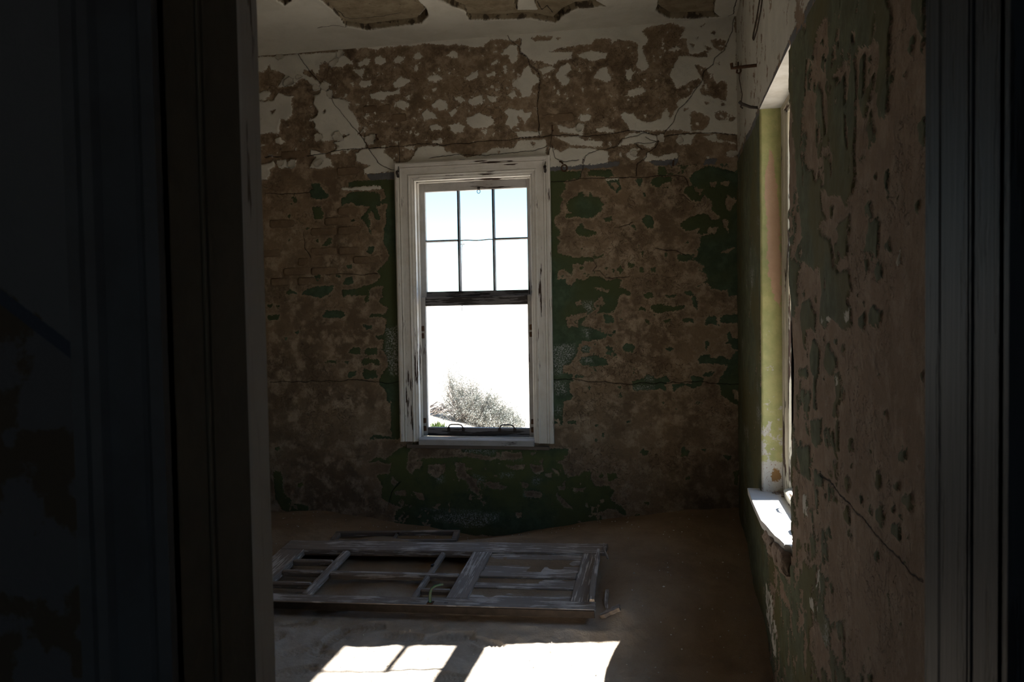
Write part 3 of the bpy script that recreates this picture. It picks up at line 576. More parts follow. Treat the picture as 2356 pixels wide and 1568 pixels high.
RIGHT = """G+ 3725 2837 3305 2837 3057 2801 2870 2790 2110 2488 2110 2445 2085 2392 2097 2347 2104 2299 2111 2243 2104 2165 2179 2175 2193 2231 2222 2258 2207 2322 2193 2363 2251 2394 2313 2398 2431 2432 2467 2409 2449 2319 2459 2194 2460 2074 2470 2032 2566 2006 2648 2049 2806 2066 2931 2104 2999 2098 2881 1990 2959 2014 3131 1962 3394 1986 3426 2158 3495 2378 3607 2566 3730 2688
G+ 2414 2384 2379 2399 2362 2361 2363 2279 2282 2298 2251 2312 2251 2289 2298 2247 2346 2214 2397 2272 2414 2309
G+ 2306 2173 2275 2221 2237 2181 2222 2143 2252 2122 2298 2115
G+ 2321 2373 2298 2369 2282 2353 2305 2352
G+ 2330 2339 2313 2338 2314 2318
G+ 1926 2408 1833 2372 1833 2272 1868 2284 1883 2321 1920 2344
G+ 1931 2295 1915 2293 1909 2256 1925 2254 1940 2272
G+ 1981 2329 1967 2327 1967 2315 1981 2319
G+ 1970 2227 1955 2227 1955 2213 1970 2217
G+ 2091 2259 2059 2253 2084 2228 2108 2227
G+ 1848 2268 1833 2266 1833 2235 1848 2239
G+ 1857 2081 1822 2101 1803 2084 1808 2033 1847 2044
G+ 2137 2021 2111 2032 2097 2015 2108 1980 2127 1986
G+ 2113 1970 2091 1970 2097 1955
G+ 2049 1961 2024 1961 2040 1953
G+ 2339 1973 2307 1985 2252 1962 2260 1939 2331 1951
G+ 1903 1921 1882 1926 1871 1907 1892 1903
G+ 2255 2048 2234 2047 2234 2029 2249 2032
G+ 2586 1968 2517 1969 2517 1907 2649 1919 2692 1951
G+ 2299 1940 2222 1927 2193 1908 2201 1879 2283 1886
G+ 2806 2032 2771 2032 2771 1993 2795 1991
G- 3259 2656 3105 2598 3076 2557 3107 2495 3035 2455 3093 2437 3080 2348 3025 2219 3040 2158 3113 2155 3157 2215 3236 2234 3266 2320 3317 2307 3304 2147 3351 2325 3347 2501 3279 2518
G- 3104 2619 3017 2681 2897 2685 2859 2662 2873 2597 2911 2574 2874 2498 2850 2456 2778 2417 2790 2396 2850 2407 2838 2374 2852 2288 2903 2288 2927 2421 3020 2504
G- 2929 2258 2828 2223 2769 2192 2781 2126 2817 2176 2917 2220
G- 2602 2432 2543 2370 2563 2323 2603 2320 2613 2381
G- 2593 2299 2544 2238 2535 2170 2564 2167 2594 2245
G- 2777 2446 2698 2451 2655 2425 2687 2415
G- 2475 2540 2413 2558 2430 2532
G- 2504 2494 2448 2479 2440 2447 2485 2466
G- 2244 2441 2229 2455 2221 2411 2251 2405
G- 3646 2640 3511 2493 3495 2378 3535 2299 3615 2281 3671 2517
G- 2985 2107 2880 2102 2856 2028 2907 2014 2986 2054
G- 3616 2262 3463 2164 3409 2096 3449 1990 3603 2004
G- 3317 2313 3266 2332 3219 2243 3252 2231
G- 2674 2657 2642 2654 2653 2617
G+ 3076 2583 3020 2514 3049 2474 3107 2495 3091 2556
G+ 3021 2451 2940 2409 2915 2352 2955 2300 3038 2285 3080 2348 3078 2434
G+ 3204 2206 3142 2207 3142 2185 3205 2178
G+ 3065 2339 3023 2319 3052 2288
G+ 3431 1971 3161 2021 2988 1955 2808 1923 2749 1889 2738 1835 2672 1813 2509 1805 2490 1747 2548 1721 2509 1690 2510 1646 2589 1626 2718 1656 2811 1670 2887 1623 2993 1642 3020 1690 2964 1748 3017 1829 3045 1852 3164 1842 3293 1860 3433 1886 3526 1916
G+ 2660 1897 2649 1924 2649 1966 2517 1951 2517 1912 2528 1850 2577 1849 2649 1872 2693 1861 2715 1901
G+ 2315 1877 2283 1926 2193 1916 2194 1817 2223 1834 2268 1841 2332 1846
G+ 3625 1923 3433 1879 3472 1801 3533 1664 3612 1664
G+ 3365 1714 3230 1736 3122 1679 3108 1612 3169 1622 3265 1608 3300 1530 3367 1605 3402 1659
G+ 3171 1514 3123 1589 3022 1560 3023 1474 3053 1428 3040 1331 3098 1329 3081 1448 3156 1458
G+ 2914 1492 2874 1577 2789 1551 2730 1535 2731 1510 2838 1462
G+ 2778 1472 2708 1492 2664 1463 2676 1409 2721 1380 2721 1341 2779 1338 2767 1379 2732 1413
G+ 2733 1329 2688 1331 2689 1239 2722 1233
G+ 2631 1564 2610 1588 2586 1562 2615 1541
G+ 2409 1669 2349 1682 2341 1653 2374 1631 2409 1647
G+ 2292 1690 2261 1706 2223 1690 2179 1686 2182 1655 2238 1639 2284 1646
G+ 2137 1854 2078 1860 2072 1838 2091 1834 2131 1843
G+ 2348 1834 2299 1831 2296 1795 2316 1786 2340 1805
G+ 2230 1796 2179 1816 2158 1769 2194 1755 2223 1776
G+ 3500 1439 3268 1467 3252 1422 3407 1421 3501 1407
G+ 3287 1354 3205 1386 3158 1368 3223 1268 3288 1301
G+ 3160 1271 2970 1307 2972 1232 3057 1186 3161 1191
G+ 2879 1273 2828 1296 2804 1269 2829 1225
G+ 2572 1278 2532 1303 2503 1272 2552 1263
G+ 1844 1549 1829 1563 1829 1534
G+ 2046 1341 2009 1365 1973 1364 1973 1340 2046 1327
G+ 3378 1131 3225 1175 3243 1102 3453 1063
G+ 3606 1144 3489 1125 3529 1049 3609 1034
G+ 2928 1452 2897 1457 2915 1440
G+ 2223 1518 2209 1523 2212 1511
G+ 2201 1547 2187 1549 2194 1541
G+ 2435 1733 2414 1735 2421 1722
G+ 2374 1711 2362 1713 2366 1698
G+ 3136 1740 3091 1742 3112 1723
H+ 2028 1807 2010 1820 1986 1811 1946 1807 1952 1785 1992 1777 2022 1785
H+ 2979 1658 2925 1669 2912 1648 2952 1642
H+ 2873 1669 2811 1670 2836 1649
H+ 2743 1470 2686 1470 2686 1446 2731 1447
H+ 2589 1685 2519 1694 2529 1654 2569 1658
G+ 3612 1091 3459 1005 3573 1013 3637 922 3678 946
G+ 3676 1013 3597 898 3624 642 3686 650
G+ 3532 1104 3214 1159 3217 1031 3316 1022 3403 1016 3457 1067
G+ 3107 1099 2952 1098 2939 1063 3064 1041 3036 987 3095 934 3124 977
G+ 2786 1192 2717 1195 2695 1137 2706 1095 2752 1119 2787 1152
G+ 2812 1086 2752 1110 2752 1065 2800 1044
G+ 2578 1175 2538 1179 2548 1141 2588 1145
G+ 2252 1251 2237 1274 2217 1251 2222 1224 2252 1219
G+ 2089 1266 2038 1273 2044 1247 2083 1245
G+ 2008 1248 1933 1276 1921 1261 1949 1227 2002 1228
G+ 2109 1206 2083 1216 2083 1190 2109 1187
G+ 2102 1159 2038 1169 2038 1129 2109 1127
G+ 2244 1157 2214 1184 2171 1171 2192 1127 2237 1131
G+ 2631 1056 2579 1092 2559 1074 2559 1033 2620 1026
G+ 2429 1159 2408 1168 2399 1136 2426 1133
G+ 2260 1044 2233 1048 2233 1020 2260 1016
G+ 1972 1155 1957 1163 1960 1151
G+ 2044 1196 2026 1204 2028 1186
G+ 3010 901 2941 909 2903 857 2903 814 2970 783 3010 857
G+ 3357 740 3253 823 3097 844 3068 796 3289 694
G+ 6957 519 4816 902 4837 457 3940 504 3626 568 3129 727 2904 751 2986 631 2855 607 2666 710 2624 598 2563 531 4116 -202 5552 -261 7013 -135
G+ 2447 666 2393 715 2367 675 2411 603 2466 577
G+ 2014 1364 2002 1352 2026 1337
G+ 1884 1355 1871 1356 1879 1344
G- 4259 374 3943 388 3630 428 3632 341 3946 300 4207 260
G- 3261 441 3073 543 2961 506 2856 497 3076 345 3263 350
G- 4841 386 4315 420 4147 425 4437 367
G- 3847 456 3669 508 3692 433 3824 428
G- 3470 517 3361 549 3399 449 3453 453
G- 2855 586 2758 615 2759 539 2831 534
H+ 4573 174 4324 179 4159 85 4110 -47 4278 -104 4648 -23
H+ 3114 709 3041 738 3042 661 3115 652
H+ 3387 939 3317 949 3302 875 3382 867
H+ 3072 605 2986 626 3015 593 3072 583
H+ 3226 573 3162 590 3179 537 3220 539
W+ 6294 4162 5024 4071 1784 2734 3813 3091 3740 2945 3839 2881 4854 2849 5925 2837 6348 2773 6429 3184
W- 5524 3409 5196 3582 4853 3506 4858 3405 5061 3401 5362 3382
W- 4352 3090 4153 3150 3974 3146 3853 3071 3979 3027 4159 3008 4381 3014
W- 4822 2841 5925 2837 6025 2829 5398 2791 4888 2820
W- 3933 3130 3736 3090 3740 2973 3800 2880 3858 2910 3856 2985
W- 5897 3239 5710 3233 5630 3099 5810 3127
W- 4634 2937 4548 2927 4522 2892 4607 2901
W- 4185 2934 4115 2925 4094 2894 4163 2902
K. 3034 1102 2899 1103 2799 1104 2706 1095 2599 1097 2519 1089 2408 1095 2307 1092 2229 1085 2143 1079 2063 1085 2001 1079 1954 1077 1878 1089"""
CEIL = """H+ -2276 4938 -2313 5239 -2304 5435 -2308 5561 -2340 5757 -2207 5865 -1774 5830 -1669 5684 -1645 5542 -1656 5395 -1590 5100
H+ -1548 5283 -1517 5428 -1392 5665 -1402 5819 -1380 5851 -1137 5909 -962 5917 -789 6062 -699 5895 -595 5805 -389 5805 -447 5682 -507 5397 -1499 5121
H+ -2605 5170 -2594 5262 -2507 5193 -2450 5070 -2542 5048
H- -1019 5722 -975 5510 -871 5535 -874 5756
H+ -14 5556 -24 5782 -40 5976 58 6173 433 6225 379 6101 374 5877 377 5648
K. -2340 5757 -2423 5709 -2558 5732
K. -2288 5489 -2292 5618 -2256 5654 -2131 5670 -2007 5660 -1867 5628
K. 488 6219 523 6188 518 5911
K. -864 5655 -850 5808 -803 5743 -784 5875"""

def parse(t):
    r = []
    for l in t.strip().splitlines():
        p = l.split(); v = np.array([int(q) for q in p[1:]], float).reshape(-1, 2)/1000
        r.append((p[0][0], p[0][1], v))
    return r
def seg_d(px, py, A, B):
    d = B-A; t = np.clip(((px-A[0])*d[0]+(py-A[1])*d[1])/max(d@d, 1e-12), 0, 1)
    return np.hypot(px-A[0]-t*d[0], py-A[1]-t*d[1])
def poly_sd(px, py, P):
    n = len(P); D = np.full(px.shape, 9.); ins = np.zeros(px.shape, bool)
    for i in range(n):
        A = P[i]; B = P[(i+1) % n]; D = np.minimum(D, seg_d(px, py, A, B))
        if A[1] != B[1]:
            c = ((A[1] > py) != (B[1] > py)) & (px < (B[0]-A[0])*(py-A[1])/(B[1]-A[1])+A[0]); ins ^= c
    return np.where(ins, D, -D)
R_SD = .05
def fields(U, V, ops, wu, wv, seed):
    wx = U+fbm(U, V, .05, seed)*2*wu+fbm(U, V, .016, seed+3, 2)*wu; wy = V+fbm(U, V, .05, seed+5)*2*wv+fbm(U, V, .016, seed+8, 2)*wv
    F = {L: np.full(U.shape, -R_SD) for L in 'WGSCH'}; K = np.full(U.shape, .02); KS = np.full(U.shape, .02)
    for L, s, P in ops:
        m = .07
        lo = P.min(0)-m; hi = P.max(0)+m
        idx = np.nonzero((wx > lo[0]) & (wx < hi[0]) & (wy > lo[1]) & (wy < hi[1]))
        if not len(idx[0]): continue
        x = wx[idx]; y = wy[idx]
        if L == 'K':
            kx = U[idx]+fbm(U[idx], V[idx], .05, seed+9)*.02; ky = V[idx]+fbm(U[idx], V[idx], .05, seed+11)*.02
            d = np.full(x.shape, 9.); sg = np.ones(x.shape)
            for A, B in zip(P, P[1:]):
                e = seg_d(kx, ky, A, B); t = B-A; cr = (kx-A[0])*t[1]-(ky-A[1])*t[0]; w_ = e < d
                sg = np.where(w_, np.where(cr >= 0, 1., -1.), sg); d = np.minimum(d, e)
            ks = KS[idx]; KS[idx] = np.where(d < K[idx], np.clip(d*sg, -.02, .02), ks); K[idx] = np.minimum(K[idx], d)
        else:
            d = poly_sd(x, y, P)
            F[L][idx] = np.maximum(F[L][idx], d) if s == '+' else np.minimum(F[L][idx], -d)
    return F, (K, KS)
def cells(lo, hi, step, extra=()):
    pts = sorted([lo, hi]+list(extra)); a = []
    for p, q in zip(pts, pts[1:]):
        n = max(1, int(round((q-p)/step))); a += list(np.linspace(p, q, n, endpoint=False))
    return np.array(a+[hi])
def grid_mesh(name, X, Y, Z, mat, hole=None, attrs=None, flip=False):
    """X,Y,Z 2-D arrays; hole = boolean per cell to drop"""
    r, c = X.shape; co = np.stack([X, Y, Z], -1).reshape(-1, 3)
    i = np.arange(r*c).reshape(r, c)
    q = np.stack([i[:-1, :-1], i[:-1, 1:], i[1:, 1:], i[1:, :-1]], -1)
    if flip: q = q[..., ::-1]
    q = q[~hole] if hole is not None else q.reshape(-1, 4)
    me = bpy.data.meshes.new(name); nf = len(q)
    me.vertices.add(len(co)); me.vertices.foreach_set('co', co.ravel())
    me.loops.add(nf*4); me.loops.foreach_set('vertex_index', q.ravel().astype(np.int32))
    me.polygons.add(nf); me.polygons.foreach_set('loop_start', np.arange(0, nf*4, 4, dtype=np.int32))
    me.update(calc_edges=True); me.validate()
    me.polygons.foreach_set('use_smooth', np.ones(nf, bool))
    if attrs:
        for n, v in attrs.items():
            if v.ndim == 3:
                a = me.attributes.new(n, 'FLOAT_COLOR', 'POINT'); a.data.foreach_set('color', v.reshape(-1).astype(np.float32))
            else:
                a = me.attributes.new(n, 'FLOAT', 'POINT'); a.data.foreach_set('value', v.reshape(-1).astype(np.float32))
    me.materials.append(mat)
    return me
enc = lambda f: np.clip(f/(2*R_SD)+.5, 0, 1)
def join_boxes(o, mb, mat):
    """adds the masonry body to a wall skin, as second material slot"""
    bmesh.ops.recalc_face_normals(mb.bm, faces=mb.bm.faces)
    o.data.materials.append(mat)
    for f in mb.bm.faces: f.material_index = 1
    bm = bmesh.new(); bm.from_mesh(o.data)
    t = bpy.data.meshes.new('tmp'); mb.bm.to_mesh(t); mb.bm.free(); bm.from_mesh(t); bm.to_mesh(o.data); bm.free(); bpy.data.meshes.remove(t)

# ------------------------------------------------------------------ back wall
WX0, WX1, WZ0, WZ1 = -2.0, -1.0, .66, 2.80           # window opening in the back wall
us = cells(-3.55, XR+.02, .0075, (WX0, WX1)); vs = cells(-.35, ZC+.01, .0075, (WZ0, WZ1))
U, V = np.meshgrid(us, vs)
ops_b = parse(BACK)
F, (K, KS) = fields(U, V, ops_b, .011, .009, 3)
# small chips of paint left among the traced ones
sp = fbm(U, V, .035, 41, 3)+.35*fbm(U, V, .4, 57, 2); up = sstep(2.9, 2.98, V)
F['W'] = np.maximum(F['W'], np.where(up > .5, (sp-.325)*.06, -R_SD))
gl = fbm(U, V, .05, 61, 3)+.5*fbm(U, V, .5, 67, 2)
F['G'] = np.maximum(F['G'], np.where((V < 2.8), (gl-.40)*.07, -R_SD))
# worn spots inside big paint areas
F['G'] = np.minimum(F['G'], np.where(V < 1.0, (.30-fbm(U, V, .045, 71, 3)-.4*fbm(U, V, .3, 73, 2))*.1, R_SD))
paint_h = np.maximum(np.maximum(sstep(-.004, .004, F['W'])*.005, sstep(-.004, .004, F['G'])*.004), sstep(-.004, .004, F['S'])*.003)
rough = fbm(U, V, .35, 21)*.03+fbm(U, V, .07, 25)*.010*(1-sstep(0, .02, np.maximum(F['W'], F['G'])))
left_loss = sstep(-2.2, -2.7, U)*sstep(1.7, 2.0, V)*sstep(3.7, 3.4, V)*.010*(1-sstep(-.004, .006, F['W']))
D = rough+paint_h-left_loss-sstep(.010, 0, K)*.004
edge = np.minimum(np.minimum(np.abs(U-WX0), np.abs(U-WX1))+9*((V < WZ0) | (V > WZ1)), np.minimum(np.abs(V-WZ0), np.abs(V-WZ1))+9*((U < WX0) | (U > WX1)))
uc = (us[1:]+us[:-1])/2; vc = (vs[1:]+vs[:-1])/2; UC, VC = np.meshgrid(uc, vc)
hole = (UC > WX0) & (UC < WX1) & (VC > WZ0) & (VC < WZ1)
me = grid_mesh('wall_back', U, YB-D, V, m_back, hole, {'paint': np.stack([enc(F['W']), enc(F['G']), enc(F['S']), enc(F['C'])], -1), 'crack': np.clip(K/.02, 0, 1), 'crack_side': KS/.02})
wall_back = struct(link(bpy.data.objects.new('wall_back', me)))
b = MB(); Y0, Y1 = YB+.035, YB+.36
b.box(-4.3, WX0, Y0, Y1, -.6, 4.3); b.box(WX1, 1.0, Y0, Y1, -.6, 4.3); b.box(WX0, WX1, Y0, Y1, -.6, WZ0); b.box(WX0, WX1, Y0, Y1, WZ1, 4.3)
join_boxes(wall_back, b, m_shell)
FB = (us, vs, F)
def sample(Fd, us, vs, u, v):
    i = int(np.clip(np.searchsorted(us, u), 1, len(us)-1)); j = int(np.clip(np.searchsorted(vs, v), 1, len(vs)-1)); return Fd[j, i]
# bricks showing through the lost render
rb = random.Random(5)
zrow = 1.55; row = 0
while zrow < 3.62:
    x = -3.4+(row % 2)*.13
    while x < .3:
        w = .235
        ok = max(sample(F['W'], us, vs, x+a*w, zrow+c*.065) for a in (.05, .5, .95) for c in (.1, .9)) < -.006 and \
             max(sample(F['G'], us, vs, x+a*w, zrow+c*.065) for a in (.05, .5, .95) for c in (.1, .9)) < -.006
        dens = .5 if (x < -2.45 and zrow > 1.9) else (.22 if zrow > 3.0 and x < -.9 else 0)
        if ok and rb.random() < dens and not (-2.3 < x+.1 < -.75 and zrow < 3.05):
            vv = []; ch = .012
            base = YB-float(np.mean([sample(D, us, vs, x+a*w, zrow+c*.065) for a in (.2, .5, .8) for c in (.3, .7)]))
            pr = rb.uniform(.002, .0045)
            for dep, ins in ((.03, 0), (-pr*.3, .002), (-pr, .013)):
                for (cx, cz) in ((ch, 0), (w-ch, 0), (w, ch), (w, .068-ch), (w-ch, .068), (ch, .068), (0, .068-ch), (0, ch)):
                    fx = (cx-w/2)*(1-2*ins/w)+w/2; fz = (cz-.034)*(1-2*ins/.068)+.034
                    vv.append((x+fx+rb.uniform(-.004, .004), base+dep, zrow+fz+rb.uniform(-.003, .003)))
            fs = [(r*8+k, r*8+(k+1) % 8, r*8+8+(k+1) % 8, r*8+8+k) for r in range(2) for k in range(8)]+[tuple(range(16, 24))]
            mesh_obj('brick', vv, fs, m_brick, wall_back, True)
        x += w+.014
    zrow += .0815; row += 1
# curled flakes of paint lifting off the wall
rf = random.Random(11)
for (x, z) in [[-2.587, 3.839], [-3.124, 3.859], [-2.729, 3.587], [-2.686, 3.52], [-3.049, 3.641], [-2.956, 3.677], [-2.809, 3.582], [-3.039, 2.968], [-2.798, 3.173], [-2.342, 3.131], [-3.144, 2.978], [-2.803, 2.961], [-2.627, 3.169], [-2.645, 3.77], [-0.013, 3.008], [0.127, 2.985], [-0.219, 2.902], [0.511, 2.862], [-0.633, 3.123]]:
    n = 9; w = rf.uniform(.024, .05); h = rf.uniform(.02, .04); rot = rf.uniform(-.6, .6); curl = rf.uniform(.012, .03); vv = []
    for layer in (0, .0025):
        for j in range(n):
            for i in range(n):
                a = i/(n-1)*2-1; c = j/(n-1)*2-1
                an = math.atan2(c, a); q = (1 if max(abs(a), abs(c)) < .9 else 1)*(1+.10*math.sin(3*an+x*40)+.10*math.sin(7*an+z*60)+.07*math.sin(13*an+x*90))/max(1, math.hypot(a, c)*.95)
                px, pz = a*w*q, c*h*q; lift = .003+curl*.7*max(0, -c*.7+a*.3+.1)**2
                vv.append((x+px*math.cos(rot)-pz*math.sin(rot), YB-.008-lift-layer, z+px*math.sin(rot)+pz*math.cos(rot)))
    fs = []
    for l in range(2):
        for j in range(n-1):
            for i in range(n-1):
                o_ = l*n*n; t = (o_+j*n+i, o_+j*n+i+1, o_+(j+1)*n+i+1, o_+(j+1)*n+i); fs.append(t if l else t[::-1])
    rim_ = [i for i in range(n)]+[j*n+n-1 for j in range(1, n)]+[(n-1)*n+i for i in range(n-2, -1, -1)]+[j*n for j in range(n-2, 0, -1)]
    fs += [(a, c, c+n*n, a+n*n) for a, c in zip(rim_, rim_[1:]+rim_[:1])]
    mesh_obj('paint_flake', vv, fs, m_flake, wall_back, True)

# ------------------------------------------------------------------ right wall
HY0, HY1, HZ0, HZ1 = 3.64, 4.779, .60, 2.837
ya = cells(1.05, 3.3, .0065); yb = cells(3.3, YB+.03, .0095, (HY0, HY1))
us = np.concatenate([ya, yb[1:]]); vs = cells(-.75, ZC+.01, .0065, (HZ0, HZ1))
U, V = np.meshgrid(us, vs)
ops_r = parse(RIGHT)
F, (K, KS) = fields(U, V, ops_r, .018, .011, 101)
pl = 2.855+.0*U                                  # paint line: white above, green below
F['W'] = np.where((V > pl) & (U > 3.2), np.maximum(F['W'], np.minimum(V-pl, R_SD)*np.where(U > 0, 1, 1)), F['W'])
ax = fbm(U, V, .09, 131, 4)+.3*fbm(U, V, .6, 137, 2)
F['W'] = np.minimum(F['W'], (.17-ax)*.10)
F['W'] = np.where(V < pl, np.minimum(F['W'], -(pl-V)), F['W'])
F['W'] = np.maximum(F['W'], np.minimum(F['H'], (.06-fbm(U, V, .05, 139, 3))*.15))
F['S'] = np.maximum(F['S'], np.where(ax > .12, -R_SD, np.minimum(V-2.805, pl-V)))
# green dado left of the window and under it is nearly whole, flaking in patches
wh = np.minimum(np.minimum(U-4.79, 2.81-V), R_SD); F['G'] = np.maximum(F['G'], wh)
F['G'] = np.minimum(F['G'], np.where((V < .85) & (U < 4.5), (.11-fbm(U, V, .075, 161, 4)-.10*sstep(.2, .85, V))*.14, R_SD))
g1 = fbm(U, V, .085, 151, 4)
dens = sstep(2.0, 2.9, U)*.10+sstep(2.9, 3.5, U)*.09
F['G'] = np.maximum(F['G'], np.where((V < 2.81), (g1*1.2-.36+dens)*.10, -R_SD))
g2 = fbm(U, V, .13, 171, 4)
F['G'] = np.minimum(F['G'], np.where(U < 4.7, (.235-g2)*.14, (.33-g2)*.14))
F['G'] = np.where(V > 2.81, np.minimum(F['G'], 2.81-V), F['G'])
F['C'] = np.maximum(F['C'], np.where(U > 2.2, (fbm(U, V, .3, 191, 3)-.26)*.25, -R_SD))
paint_h = np.maximum(np.maximum(sstep(-.004, .004, F['W'])*.004, sstep(-.005, .005, F['G'])*.0065), sstep(-.004, .004, F['S'])*.003)
D = fbm(U, V, .5, 121)*.03+fbm(U, V, .07, 125)*.006+paint_h-sstep(.010, 0, K)*.004
near = np.minimum(np.abs(U-HY1)+9*((V < HZ0) | (V > HZ1)), np.abs(V-HZ1)+9*((U < HY0) | (U > HY1)))
D = D*sstep(0, .03, near)+.003*(1-sstep(0, .03, near))
uc = (us[1:]+us[:-1])/2; vc = (vs[1:]+vs[:-1])/2; UC, VC = np.meshgrid(uc, vc)
hole = (UC > HY0) & (UC < HY1) & (VC > HZ0) & (VC < HZ1)
me = grid_mesh('wall_right', XR-D, U, V, m_right, hole, {'paint': np.stack([enc(F['W']), enc(F['G']), enc(F['S']), enc(F['C'])], -1), 'crack': np.clip(K/.02, 0, 1), 'crack_side': KS/.02}, flip=True)
wall_right = struct(link(bpy.data.objects.new('wall_right', me)))
b = MB(); X0, X1 = XR+.03, .96
b.box(X0, X1, 1.0, HY0, -.8, 4.3); b.box(X0, X1, HY1, YB+.3, -.8, 4.3); b.box(X0, X1, HY0, HY1, -.8, HZ0-.03); b.box(X0, X1, HY0, HY1, HZ1, 4.3)
join_boxes(wall_right, b, m_stone)
# plastered reveals: far side (green over peach over white) and head (white)
ru = cells(XR-.004, .664, .006); rv = cells(HZ0, HZ1, .0075); RU, RV = np.meshgrid(ru, rv)
t = (RU-XR)/.13
gy = HY1-.004-.004*fbm(RU, RV, .05, 203)-.012*sstep(.012, 0, RU-XR+.004)*-1
k = NT('reveal_paint')
at = k.attr('paint'); sep = k.n('ShaderNodeSeparateColor'); k.set(sep.inputs[0], at.outputs['Color'])
jit = k.math('MULTIPLY', k.math('SUBTRACT', k.noise(110, 4, .65), .5), .35)
gcol = k.mix(k.step(k.noise(14, 5, .6), .35, .7), (.48, .465, .215), (.38, .39, .17))
col = k.mix(k.step(k.math('ADD', sep.outputs[0], jit), .47, .53), gcol, k.mix(k.noise(20, 4), (.62, .42, .29), (.52, .34, .23)))
col = k.mix(k.step(k.math('ADD', sep.outputs[1], k.math('MULTIPLY', jit, 1.8)), .44, .56), col, k.mix(k.step(k.noise(90, 4, .7), .58, .66), (.58, .56, .50), (.30, .17, .11)))
col = k.mix(k.step(k.math('ADD', sep.outputs[2], jit), .47, .53), col, (.30, .17, .07))
k.color(col); k.bump(k.noise(50, 5, .65), .003); m_rev = k.m
P1 = poly_sd(RU+fbm(RU, RV, .05, 207)*.03, RV+fbm(RU, RV, .05, 209)*.05, np.array([(.572, 2.42), (.60, 2.62), (.625, 2.5), (.645, 2.3), (.655, 2.0), (.655, 1.70), (.625, 1.74), (.60, 1.82), (.583, 2.0), (.578, 2.2)]))
P2 = np.maximum(.80-RV+fbm(RU, RV, .08, 211)*.10, (fbm(RU, RV, .03, 215, 3)-.42+.30*sstep(1.6, .9, RV))*.1)
P3 = .028-np.hypot((RU-.622), (RV-.735)*.8)+fbm(RU, RV, .03, 213)*.02
me = grid_mesh('reveal', RU, gy, RV, m_rev, None, {'paint': np.stack([enc(P1), enc(P2), enc(P3), enc(P3*0)], -1)})

window_2 = struct(thing('window_2', None, None, (.68, 4.165, 0), (0, 0, -math.pi/2)))
link(bpy.data.objects.new('reveal', me)).parent = window_2
window_2.children[0].matrix_parent_inverse = Matrix.Rotation(math.pi/2, 4, 'Z') @ Matrix.Translation((-.68, -4.165, 0))
def world_child(o, parent):
    o.parent = parent; o.matrix_parent_inverse = (Matrix.Translation(parent.location) @ parent.rotation_euler.to_matrix().to_4x4()).inverted(); return o
hx = cells(XR-.004, .664, .01); hy = cells(HY0-.03, HY1, .01); HXg, HYg = np.meshgrid(hx, hy)
me = grid_mesh('head_reveal', HXg, HYg, HZ1-.003-.003*fbm(HXg, HYg, .06, 221), simple('white_head_plaster', (.62, .61, .58), (.52, .50, .46), 10, .85, .003, 40))
world_child(link(bpy.data.objects.new('head_reveal', me)), window_2)

